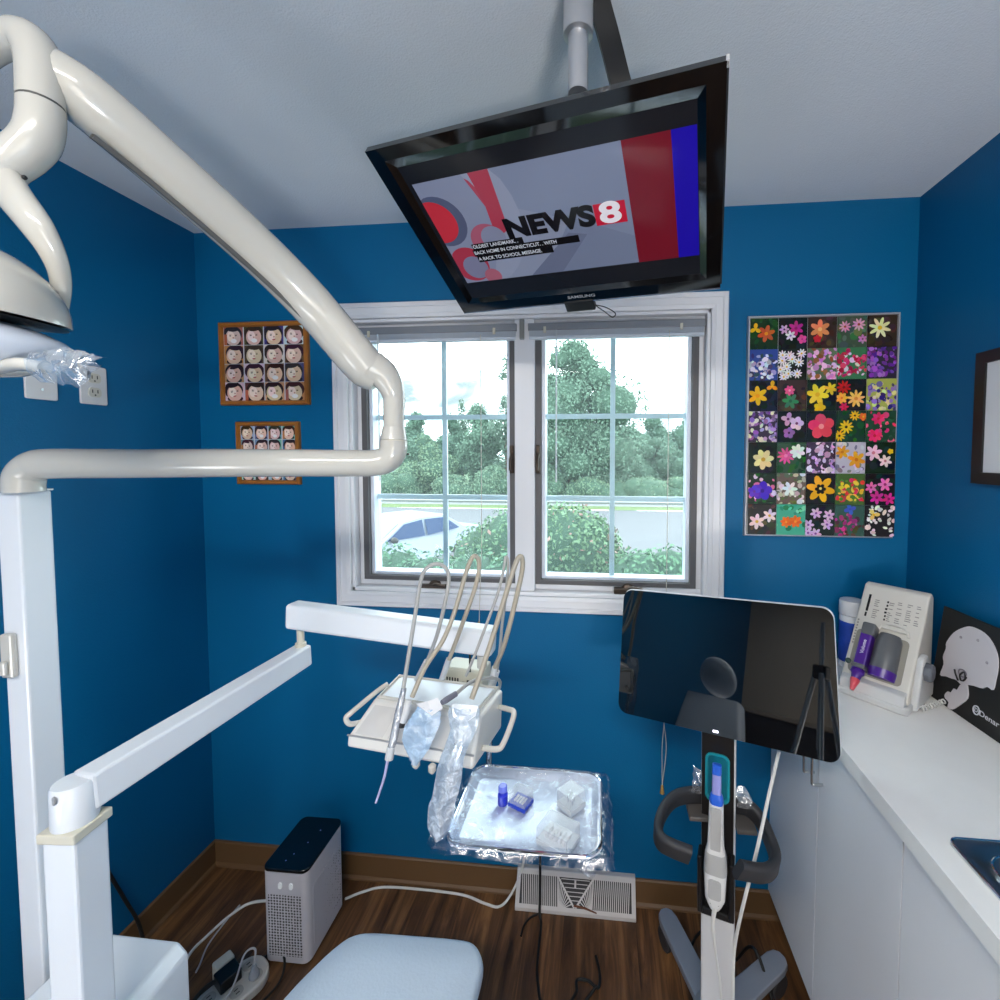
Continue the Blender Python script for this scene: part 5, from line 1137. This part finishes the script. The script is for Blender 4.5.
lt_ = MB(PN); lt_.text('Volume', .013, frame((-.033, -.0372, .105), (0, 0, 1), (-1, 0, 0), (0, -1, 0)), .0003); lt_.build('lettering', mat('pale_lettering', (206, 200, 226), rough=.5), mx, smooth='flat')
# printed quick guide on the upper panel
g = MB(PN); dk = g
g.box((-.062, -.0012, .222), (-.056, -.0004, .276)); g.box((-.062, -.0012, .205), (-.057, -.0004, .218))
rnd = random.Random(2)
for i in range(6): g.box((-.014 + rnd.uniform(-.001, .001), -.0012, .205 + i * .011), (-.009, -.0004, .211 + i * .011))
g.build('printed_pattern', M_black, mx, smooth=0)
g = MB(PN)
for cx_, cw_ in ((-.036, .016), (-.001, .012), (.020, .014), (.043, .014), (.064, .012)):
    for i in range(11):
        if rnd.random() < .85: g.box((cx_ - cw_ / 2, -.0011, .205 + i * .0062), (cx_ - cw_ / 2 + cw_ * rnd.uniform(.5, 1), -.0004, .2075 + i * .0062))
for i in range(9): g.box((-.075, -.0011, .115 + i * .009), (-.071, -.0004, .120 + i * .009))
g.build('print', mat('print_grey', (150, 146, 142), rough=.6), mx, smooth=0)
MB(PN).lathe([(.008, 0), (.008, .003), (.006, .0045), (0, .0045)], (-.072, 0, .060), (0, -1, 0), 14).build('green_button', mat('dark_green', (60, 80, 74), rough=.5), mx)
MB(PN).rrect(.018, .186, .072, .012, .005, .0, -.007, 4).build('cover_hinge', M_mx, mx, smooth=0, bevel=.002)
a = MB(PN); a.tube([(-.016 + .034 - .036 * math.cos(q), -.004, .172 + .026 * math.sin(q)) for q in np.linspace(0, math.pi, 14)], .004, n=8); a.build('recess_arch', M_mx, mx)
pts = []
for i in range(60):
    t_ = i / 59; c0_ = v3((0.851, 1.262, 0.936)).lerp(v3((0.944, 1.310, 0.936)), t_); q = t_ * 2 * math.pi * 9
    pts.append(c0_ + Vector((0, .006 * math.cos(q), .002 + .006 * math.sin(q) + .004)))
o = MB().tube(pts, .0018, n=6).build('coiled_cable', M_cordw); tag(o, 'coiled white cord on the counter between the mixer and the skull board', 'cord')
cp_ = (.812, 1.532)
t = thing('wipes_canister', 'white lidded canister with a blue label behind the mixing machine', 'canister', (*cp_, ZTOP))
MB().lathe([(.034, 0), (.035, .004), (.035, .165), (.033, .17)], (*cp_, ZTOP), n=28).build('tub', mat('canister_white', (222, 222, 226), rough=.35), t)
MB().lathe([(.0354, .02), (.0354, .150)], (*cp_, ZTOP), n=28).build('blue_label', mat('blue_label', (40, 74, 176), rough=.4, var=.35, nscale=22), t)
MB().lathe([(.036, .172), (.0365, .176), (.0365, .212), (.034, .217), (0, .218)], (*cp_, ZTOP), n=28).build('lid', MATS['canister_white'], t)

# ------------------------------------------------------------------ black board with a skull profile, leaning on the right wall
bl0, bl1 = Vector((0.932, 1.365, 0.931)), Vector((0.938, 1.130, 0.931))
bx_ = (bl1 - bl0).normalized()          # along the board towards the camera
SBM_o = Vector((.937, 1.362, .931))
bxv = Vector((.05, -1, 0)).normalized(); lean = math.radians(7); bnrm = Vector((-bxv.y * -1, 0, 0)); bnrm = Vector((-.99875, -.04994, 0)) * math.cos(lean) + Vector((0, 0, math.sin(lean)))
bup = bxv.cross(bnrm); bup = bup if bup.z > 0 else -bup
SB = frame(SBM_o, bxv, -bnrm, bup)
sb = thing('skull_board', 'black board with a white skull profile leaning on the right wall', 'display board', SBM_o)
BW_, BH_ = .36, .262
MB(SB).box((0, 0, 0), (BW_, .006, BH_)).build('board', mat('matt_black_board', (10, 10, 11), rough=.55), sb, smooth=0, bevel=.001)
M_bone = mat('bone_white_board', (206, 200, 204), rough=.5)
cran = [(0.0278, 0.0728), (0.0336, 0.1057), (0.0273, 0.1258), (0.0325, 0.1511), (0.0305, 0.1674), (0.0489, 0.2035), (0.0763, 0.2284), (0.099, 0.239), (0.1347, 0.2374), (0.1599, 0.223), (0.1777, 0.2004), (0.1854, 0.1737), (0.1857, 0.1435), (0.1834, 0.113), (0.1671, 0.1124), (0.1551, 0.1018), (0.133, 0.0963), (0.1133, 0.0891), (0.0996, 0.0802), (0.0796, 0.0846), (0.0639, 0.0809), (0.0475, 0.0782)]
jaw = [(0.0542, 0.0294), (0.0616, 0.0431), (0.0713, 0.0444), (0.0779, 0.0603), (0.0877, 0.0601), (0.0939, 0.0771), (0.1094, 0.0935), (0.1188, 0.0769), (0.1215, 0.0569), (0.1084, 0.0359), (0.0883, 0.0094), (0.0772, 0.002), (0.0687, 0.0025), (0.0703, 0.0169), (0.0579, 0.0212)]
def spl(pts, n=4): return [(q.x, q.y) for q in cr([(a_, b2, 0) for a_, b2 in pts], n, True)]
MB(SB).prism([(u, -.0025, v) for u, v in spl(cran, 3)], (0, .003, 0)).build('skull_cutout', M_bone, sb, smooth=0, bevel=.0006)
MB(SB).prism([(u, -.0035, v) for u, v in spl(jaw, 2)], (0, .004, 0)).build('jaw_cutout', M_bone, sb, smooth=0, bevel=.0006)
m = MB(SB)
for pts in [[(0.0741, 0.1113), (0.08, 0.1), (0.09, 0.088)], [(0.0971, 0.0925), (0.093, 0.105), (0.1045, 0.1181), (0.11, 0.104)], [(0.098, 0.0925), (0.106, 0.096), (0.112, 0.108)]]: m.tube(cr([(u, -.006, v) for u, v in pts], 4), .0022, n=6)
m.build('jaw_joint', mat('joint_black', (30, 26, 30), rough=.5), sb)
m = MB(SB)
m.tube(cr([(0.098 + .012 * math.cos(q), -.005, 0.112 + .009 * math.sin(q)) for q in np.linspace(0, 5.5, 10)], 3), .0016, n=6)
m.build('jaw_joint_ring', mat('joint_pewter', (140, 132, 140), rough=.4, metal=.5), sb)
for u, v in [(0.0726, 0.1993), (0.1222, 0.2121), (0.1563, 0.1689)]: MB(SB).lathe([(.004, 0), (.003, .0015), (0, .0018)], (u, -.0025, v), (0, -1, 0), 10).build('rivet', mat('rivet_grey', (168, 160, 166), rough=.4), sb)
m = MB(SB); m.tube([(0.1485 + .0085 * math.cos(q), -.001, 0.041 + .0105 * math.sin(q)) for q in np.linspace(0, 2 * math.pi, 25)[:-1]], .0016, n=6, closed=True)
m.text('D', .014, frame((0.1485, -.0012, 0.041), (1, 0, 0), (0, 0, 1), (0, -1, 0)), .0004)
m.text('Denar', .0185, frame((0.1485 + .036, -.0012, 0.041 - .001), (1.15, 0, 0), (0, 0, 1), (0, -1, 0)), .0003); m.build('lettering', mat('board_lettering', (206, 206, 212), rough=.5), sb, smooth='flat')
MB(SB).box((.16, .006, .02), (.20, .034, .20)).build('easel_back', M_black, sb, smooth=0, bevel=.002)
# ------------------------------------------------------------------ tripod standing behind the viewpoint (it mirrors in the cart monitor)
t = thing('tripod', 'silver tripod standing behind the viewpoint, mirrored in the cart monitor', 'tripod', (-.20, -.36, 0))
tx, ty = -.20, -.36
MB().tube([(tx, ty, 1.0), (tx, ty, 1.62)], .011, n=10).build('centre_column', M_alu, t)
MB().cbox((tx, ty, 1.36), (.07, .06, .07)).build('collar', M_black, t, smooth=0, bevel=.01)
for a in (60, 180, 300):
    d = Vector((math.cos(math.radians(a)), math.sin(math.radians(a)), 0))
    p0 = Vector((tx, ty, 1.35)) + d * .03; p1 = Vector((tx, ty, .02)) + d * .34
    lg_ = MB().tube([p0, p0.lerp(p1, .96)], [.013, .010], n=10).build('leg', M_alu, t)
    MB().tube([p0.lerp(p1, .94), p1], [.013, .011], n=10).build('foot', mat('yellow_foot', (200, 160, 40), rough=.5), lg_)
t = thing('added_dark_cabinet', 'added dark cabinet unseen behind the viewpoint, darkening the monitor reflection', 'cabinet', (-.9, -1.5, 0))
MB().box((-1.30, -1.69, 0), (-.30, -1.30, 1.15)).build('carcass', mat('dark_cabinet', (40, 38, 40), rough=.5), t, smooth=0, bevel=.004)  # added as a dark backdrop for the monitor reflection
MB().box((-1.31, -1.69, 1.15), (-.29, -1.28, 1.18)).build('worktop', mat('beige_top', (150, 138, 124), rough=.5), t, smooth=0, bevel=.004)

# ------------------------------------------------------------------ ceiling luminaires (behind and above the viewpoint) and added fill lights
for i, (x, y) in enumerate(((-.35, -.62), )):
    t = thing('ceiling_light', 'long white ceiling light panel above and behind the viewpoint', 'ceiling light', (x, y, ZC))
    m = MB(); rings = []
    m.box((x - .62, y - .17, ZC - .05), (x + .62, y - .15, ZC)); m.box((x - .62, y + .15, ZC - .05), (x + .62, y + .17, ZC)); m.box((x - .62, y - .15, ZC - .05), (x - .60, y + .15, ZC)); m.box((x + .60, y - .15, ZC - .05), (x + .62, y + .15, ZC))
    m.build('housing', M_white, t, smooth=0)
    MB().box((x - .60, y - .15, ZC - .040), (x + .60, y + .15, ZC - .030)).build('diffuser', mat('light_diffuser', (255, 250, 240), emit=14.0), t, smooth=0)
L = bpy.data.lights.new('ceiling_area', 'AREA'); L.shape = 'RECTANGLE'; L.size = 1.1; L.size_y = .28; L.energy = 33; L.color = (1.0, .97, .92)
lo_ = bpy.data.objects.new('ceiling_area', L); COL.objects.link(lo_); lo_.location = (-.35, -.62, ZC - .055); lo_.rotation_euler = (math.radians(18), 0, 0)

L = bpy.data.lights.new('fill_uplight', 'AREA'); L.shape = 'DISK'; L.size = .4; L.energy = 32; L.color = (1.0, .98, .95)  # added unseen fill, bounced off the ceiling to brighten the room
lo_ = bpy.data.objects.new('fill_uplight', L); COL.objects.link(lo_); lo_.location = (.80, -1.35, .62); lo_.rotation_euler = (math.radians(180 - 12), 0, 0)
t = thing('added_fill_lamp', 'added low uplighter lamp, unseen behind the viewpoint, to brighten the ceiling', 'added fill lamp', (.80, -1.35, 0))  # stand made up to carry the added fill
MB().lathe([(.14, 0), (.15, .01), (.13, .025), (.02, .03), (.012, .05), (.012, .52), (.03, .55)], (.80, -1.35, 0), n=28).build('stand', M_black, t)
MB().lathe([(.03, .52), (.12, .55), (.20, .595), (.2, .60), (.195, .60), (.12, .565), (.0, .550)], (.80, -1.35, 0), n=28).build('lamp_bowl', M_alu, t)

L = bpy.data.lights.new('rear_fill_light', 'AREA'); L.shape = 'RECTANGLE'; L.size = .8; L.size_y = 1.5; L.energy = 13; L.color = (1.0, .97, .94)  # added fill from behind the viewpoint; no doorway is there
lo_ = bpy.data.objects.new('rear_fill_light', L); COL.objects.link(lo_); lo_.location = (.45, -1.62, 1.05); lo_.rotation_euler = (math.radians(90), 0, 0)

L = bpy.data.lights.new('side_fill_light', 'AREA'); L.shape = 'RECTANGLE'; L.size = 1.0; L.size_y = .6; L.energy = 20; L.color = (.97, .98, 1.0)  # added unseen fill to brighten the cabinet fronts
lo_ = bpy.data.objects.new('side_fill_light', L); COL.objects.link(lo_); lo_.location = (-1.46, -.75, .50); lo_.rotation_euler = (math.radians(95), 0, math.radians(-62))

# ------------------------------------------------------------------ the view outside
GZ = -1.0
def ground(nm, y0, y1, m_, z, x0=-70, x1=70, kind=True):
    o = MB().add([(x0, y0, z), (x1, y0, z), (x1, y1, z), (x0, y1, z)], [(0, 1, 2, 3)]).build(nm, m_, smooth=0)
    struct(o); return o
ground('lawn', 1.9, 12.6, mat('lawn_green', (112, 140, 92), rough=.9, var=.3, nscale=3, dim=0.416), GZ - .02)
ground('road', 8.0, 20.8, mat('road_asphalt', (150, 151, 160), rough=.9, var=.08, nscale=4, dim=0.446), GZ - .0)
ground('verge', 20.8, 26.0, mat('verge_green', (148, 176, 110), rough=.9, var=.25, nscale=2, dim=0.416), GZ + .01)
ground('field', 26.0, 140.0, mat('field_green', (96, 140, 92), rough=.9, var=.3, nscale=.5, dim=0.416), GZ + .03)

def leafmat(name, rgb, var=.35):
    m = mat(name, rgb, rough=.6, var=var, nscale=1.6, spec=.15, dim=0.416); return m
def foliage(name, blobs_, n, size, m_, parent=None, seed=1, flat=.25, col=None):
    rg = np.random.default_rng(seed); B = np.array(blobs_, float); vol = (B[:, 3] * B[:, 4] * B[:, 5]) ** .67; pr = vol / vol.sum()
    k = rg.choice(len(B), n, p=pr); d = rg.normal(size=(n, 3)); d /= np.linalg.norm(d, axis=1)[:, None]
    rad = 1 - np.abs(rg.normal(0, .16, n)); c = B[k, :3] + d * B[k, 3:6] * rad[:, None]
    nn = d + rg.normal(0, .7, (n, 3)); nn /= np.linalg.norm(nn, axis=1)[:, None]
    a = np.cross(nn, rg.normal(size=(n, 3))); a /= np.linalg.norm(a, axis=1)[:, None]; b = np.cross(nn, a)
    s = size * rg.uniform(.6, 1.3, n)[:, None]
    V_ = np.stack([c - a * s * .5, c + b * s * .3 + a * s * .05, c + a * s * .55, c - b * s * .3 + a * s * .05], 1).reshape(-1, 3)
    off = np.array(OFF[parent.name]) if parent else np.zeros(3)
    me = bpy.data.meshes.new(name); F_ = np.arange(n * 4).reshape(-1, 4)
    me.from_pydata((V_ - off).tolist(), [], F_.tolist()); me.materials.append(m_)
    o = bpy.data.objects.new(name, me); COL.objects.link(o); OFF[o.name] = Vector(off)
    if parent: o.parent = parent
    return o
def core(name, blobs_, k, m_, parent):  # solid inner mass to block light, coloured as shade between the leaves
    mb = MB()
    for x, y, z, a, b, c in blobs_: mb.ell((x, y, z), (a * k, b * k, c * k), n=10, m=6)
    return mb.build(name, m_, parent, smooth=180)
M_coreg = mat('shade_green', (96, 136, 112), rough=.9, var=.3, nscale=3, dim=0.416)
M_bark = mat('bark', (120, 104, 92), rough=.9, var=.3, dim=0.495)
def bush(nm, lab, cat, blobs_, n, size, rgb, seed, group=None, ck=.86):
    b0 = blobs_[0]; t = thing(nm, lab, cat, (b0[0], b0[1], GZ), group)
    core('shaded_core', blobs_, ck, M_coreg, t); foliage('leaves', blobs_, n, size, leafmat('leaf_' + str(rgb), rgb), t, seed); return t
# bushes under the window
x, y, z = (-0.393, 4.538, 0.534)
bl = [(x, y, z - .03, .66, .55, .64), (x + .12, y, z - .1, .60, .5, .60), (x - .30, y, z - .18, .42, .4, .52), (x + .32, y, z - .16, .40, .4, .52), (x - .1, y + .05, z + .22, .40, .4, .34), (x + .18, y, z + .18, .38, .38, .32), (x, y, z - .75, .70, .55, .6), (x - .78, y + .1, z - .12, .5, .4, .5), (x - .5, y, z + .08, .45, .4, .48), (x - .85, y, z - .8, .5, .4, .5)]
bush('flowering_shrub', 'big round shrub with pink tinged leaves outside the window centre', 'shrub', bl, 18000, .045, (158, 200, 156), 3)
fl = foliage('blossoms', [(a, b - .02, c, d * 1.02, e * 1.02, f * 1.02) for a, b, c, d, e, f in bl], 900, .05, mat('pale_pink_blossom', (214, 170, 160), rough=.7, dim=0.495), None, 5)
fl.parent = [o for o in COL.objects if o.name.startswith('flowering_shrub')][0]
for v_ in fl.data.vertices: v_.co -= OFF[fl.parent.name]
xs = (-1.602, 3.420, 0.649); z = (-1.603, 3.428, 0.833)[2]
bl = [(xs[0] + i * .30, xs[1] + random.uniform(-.1, .1), z - .40 + random.uniform(-.03, .03), .32, .32, .47) for i in range(-2, 4)]
bl += [(a, b, c - .7, .34, .34, .55) for a, b, c, *_ in bl]
bush('hedge', 'low clipped hedge outside the lower left window pane in front of the car', 'hedge', bl, 14000, .042, (146, 196, 160), 7)
xs = (0.560, 3.631, 0.652); z = (0.559, 3.639, 0.835)[2]
bl = [(xs[0] + i * .26, xs[1] + random.uniform(-.1, .1), z - .30 + random.uniform(-.04, .03), .30, .30, .37) for i in range(-1, 3)]
bl += [(a, b, c - .6, .32, .32, .5) for a, b, c, *_ in bl]
bush('hedge', 'low hedge outside the lower right window pane beside the big shrub', 'hedge', bl, 10000, .042, (146, 198, 156), 8)
# guard rail
t = thing('guard_rail', 'pale guard rail along the far side of the road', 'guard rail', (0, 22.5, GZ))
zr = (1.871, 22.499, -0.834)[2]
MB().prism([(-14, 22.3, zr - .22), (-14, 22.25, zr - .16), (-14, 22.33, zr - .06), (-14, 22.25, zr + .04), (-14, 22.3, zr + .10), (-14, 22.35, zr + .10), (-14, 22.35, zr - .22)], (36, 0, 0)).build('rail', mat('rail_galvanised', (206, 208, 214), rough=.5, dim=0.495), t, smooth=0)
for i in range(12): MB().cbox((-13 + i * 3.05, 22.45, (zr + GZ) / 2 - .05), (.16, .16, zr - GZ + .1)).build('post', mat('rail_post', (112, 106, 104), rough=.8, dim=0.495), t, smooth=0)
# car
cc = Vector((-5.199, 10.958, -0.595)); CMt = rot_frame((cc.x, cc.y, GZ - .42), math.radians(-118))
car = thing('car', 'silver blue car parked outside beyond the left hedge', 'car', (cc.x, cc.y, GZ - .42))
hw = .86
prof = [(2.15, .45), (2.18, .72), (1.95, .86), (1.05, 1.0), (.35, 1.40), (-.15, 1.46), (-.95, 1.44), (-1.55, 1.08), (-2.10, 1.02), (-2.2, .75), (-2.15, .40)]
rings = []
for y_, k in ((-hw, .0), (-hw * .94, 1), (hw * .94, 1), (hw, 0)):
    rings.append([(x * (1 if k else .985), y_ * (1 - .16 * max(0, (z - .98) / .45)), z - (0 if k else .02)) for x, z in prof])
M_car = mat('car_silver_blue', (196, 208, 230), rough=.4, dim=0.544)
MB(CMt).loft(rings).build('body', M_car, car, smooth=25)
M_cg = mat('car_glass', (58, 86, 136), rough=.15, spec=.15, dim=0.495)
def sidewin(pts, s): return MB(CMt).poly([(x, s * (hw * (1 - .16 * max(0, (z - .98) / .45)) + .012), z) for x, z in pts]).build('side_window', M_cg, car, smooth=0)
for s in (-1, 1):
    sidewin([(.90, 1.02), (.36, 1.34), (-.18, 1.39), (-.18, 1.0)], s); sidewin([(-.26, 1.0), (-.26, 1.39), (-.92, 1.37), (-1.35, 1.05)], s)
MB(CMt).add([(1.03, -hw * .86, 1.03), (1.03, hw * .86, 1.03), (.42, hw * .76, 1.39), (.42, -hw * .76, 1.39)], [(0, 1, 2, 3)]).build('windscreen', mat('windscreen_glass', (196, 214, 226), rough=.3, dim=0.495), car, smooth=0)
MB(CMt).add([(-1.03, -hw * .76, 1.42), (-1.03, hw * .76, 1.42), (-1.56, hw * .82, 1.10), (-1.56, -hw * .82, 1.10)], [(0, 1, 2, 3)]).build('rear_window', M_cg, car, smooth=0)
for s in (-1, 1):
    MB(CMt).ell((.78, s * (hw + .10), 1.04), (.07, .12, .075), n=12, m=8).build('mirror', M_rub, car)
    for x in (1.35, -1.35): MB(CMt).lathe([(.0, -.1), (.32, -.1), (.33, 0), (.32, .1), (0, .1)], (x, s * (hw - .08), .33), (0, 1, 0), 20).build('wheel', M_rub, car)
# trees; leaf colours are mixed pale to hold the haze
def tree(lab, top, base, w_, rgb, n, size, seed, spread=None, cat='tree', nm='tree', group='trees beyond the road', trunk=True, ck=.80, nb=12, shape=1.0):
    rg = random.Random(seed); top = Vector(top); base = Vector(base); h_ = top.z - base.z
    t = thing(nm, lab, cat, (base.x, base.y, GZ), group); bl = []
    for i in range(nb):
        f = (i + .5) / nb; rr = w_ * (math.sin(math.pi * min(1, .18 + f * .78)) ** shape)
        a = rg.uniform(0, 6.28); r_ = rr * rg.uniform(.25, .62)
        s = max(.16 * w_, rr * rg.uniform(.42, .62))
        bl.append((base.x + r_ * math.cos(a), base.y + r_ * math.sin(a) * .6, base.z + h_ * (f * .93), s, s, s * .85))
    bl.append((base.x, base.y, base.z + h_ * .35, w_ * .5, w_ * .4, h_ * .28)); bl.append((base.x, base.y, top.z - h_ * .13, w_ * .30, w_ * .25, h_ * .12))
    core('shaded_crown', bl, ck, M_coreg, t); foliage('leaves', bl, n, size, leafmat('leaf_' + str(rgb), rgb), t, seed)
    if trunk: MB().tube([(base.x, base.y, GZ), (base.x, base.y, base.z + h_ * .5)], [h_ * .035, h_ * .02], n=8).build('trunk', M_bark, t)
    return t
tree('tall broad tree with airy crown standing above the others, seen behind the window mullion', (-1.777, 26.286, 8.375), (-1.728, 25.896, -0.267), 3.893, (150, 188, 163), 25500, 0.173, 11, ck=.66, nb=22, shape=.8)
tree('leafy branch top of a tree leaning into the upper left sash from the mullion', (-5.655, 26.887, 7.792), (-5.614, 26.562, 0.613), 1.318, (158, 192, 171), 4420, 0.158, 12, ck=.4, nb=9)
tree('mid height tree left of the mullion with sparse pointed top', (-7.975, 28.540, 4.905), (-7.944, 28.290, -0.621), 2.123, (150, 190, 164), 8500, 0.187, 13, ck=.72)
tree('dark green tree in the left sash behind the lighter bush', (-10.301, 30.304, 4.442), (-10.270, 30.061, -0.915), 1.788, (144, 185, 161), 7140, 0.187, 14)
tree('slim sparse tree beside the left sash bar', (-10.243, 32.379, 5.722), (-10.213, 32.138, 0.384), 0.952, (156, 191, 168), 2380, 0.158, 24, ck=.4)
tree('tree behind the lamp elbow in the left sash', (-13.443, 32.024, 4.767), (-13.409, 31.753, -1.229), 2.196, (147, 187, 163), 7650, 0.202, 15)
tree('tree at the far left edge of the left sash', (-17.301, 32.637, 4.406), (-17.268, 32.378, -1.319), 2.263, (147, 187, 163), 6800, 0.202, 16)
tree('pale yellow green round bush tree left of the left sash bar', (-10.183, 25.213, 2.833), (-10.160, 25.036, -1.084), 1.788, (169, 203, 166), 8500, 0.144, 17, ck=.86, trunk=False)
tree('pale round bush at the left sash bottom near the mullion', (-6.068, 24.927, 1.009), (-6.056, 24.830, -1.129), 1.465, (167, 202, 171), 7650, 0.130, 18, ck=.88, trunk=False)
tree('low bush along the verge in the left sash', (-8.122, 24.299, 0.462), (-8.113, 24.229, -1.089), 1.331, (173, 205, 173), 6120, 0.122, 26, ck=.88, trunk=False)
tree('low bush at the left window edge along the verge', (-11.711, 23.959, 0.679), (-11.700, 23.879, -1.093), 1.664, (168, 203, 170), 6120, 0.122, 27, ck=.88, trunk=False)
tree('dark wooded mound behind the right sash bar', (1.767, 34.470, 3.828), (1.796, 34.245, -1.144), 2.489, (145, 185, 163), 8500, 0.202, 19)
tree('distant tree line top at the right sash centre', (4.370, 40.817, 5.106), (4.407, 40.529, -1.275), 3.106, (150, 188, 168), 7820, 0.216, 20)
tree('distant tree at the right edge of the right sash', (7.725, 41.153, 5.288), (7.763, 40.848, -1.448), 2.928, (150, 188, 168), 7820, 0.216, 21)
tree('pale rounded tree in the right sash below the tree line', (3.368, 29.547, 2.735), (3.390, 29.373, -1.120), 1.994, (159, 196, 174), 8500, 0.158, 22, ck=.88)
tree('pale rounded tree at the right edge below the tree line', (5.419, 28.717, 2.203), (5.438, 28.566, -1.147), 1.553, (157, 195, 172), 6800, 0.158, 23, ck=.88)
tree('light green bush on the verge left of the right sash bar', (-2.992, 24.820, 0.912), (-2.980, 24.728, -1.137), 1.109, (164, 203, 170), 5780, 0.115, 28, ck=.88, trunk=False)
tree('light green bush on the verge under the tall tree', (-0.659, 24.616, 0.272), (-0.651, 24.552, -1.145), 1.637, (173, 208, 169), 7140, 0.115, 29, ck=.9, trunk=False)
tree('light green bush on the verge right of the right sash bar', (2.056, 24.876, 0.167), (2.064, 24.817, -1.141), 1.801, (171, 206, 170), 7140, 0.115, 30, ck=.9, trunk=False)
tree('light green bush on the verge at the right window edge', (4.445, 25.115, 0.279), (4.453, 25.050, -1.138), 1.528, (169, 205, 169), 6800, 0.115, 31, ck=.9, trunk=False)

# ------------------------------------------------------------------ bright overcast sky
wd = bpy.data.worlds.new('overcast_sky'); scn.world = wd; wd.use_nodes = True
nt = wd.node_tree; N = nt.nodes; K = nt.links; bg = N['Background']
tc = N.new('ShaderNodeTexCoord'); mp = N.new('ShaderNodeMapping'); mp.inputs['Scale'].default_value = (2.2, 2.2, 6.0)
K.new(tc.outputs['Generated'], mp.inputs[0])
nz = N.new('ShaderNodeTexNoise'); nz.inputs['Scale'].default_value = 1.6; nz.inputs['Detail'].default_value = 5; nz.inputs['Distortion'].default_value = .6
K.new(mp.outputs[0], nz.inputs['Vector'])
rp = N.new('ShaderNodeValToRGB'); e = rp.color_ramp.elements
e[0].position = .38; e[0].color = (.085, .102, .110, 1); e[1].position = .60; e[1].color = (.93, .97, 1, 1)
K.new(nz.outputs['Fac'], rp.inputs[0]); K.new(rp.outputs[0], bg.inputs['Color']); bg.inputs['Strength'].default_value = 9.0
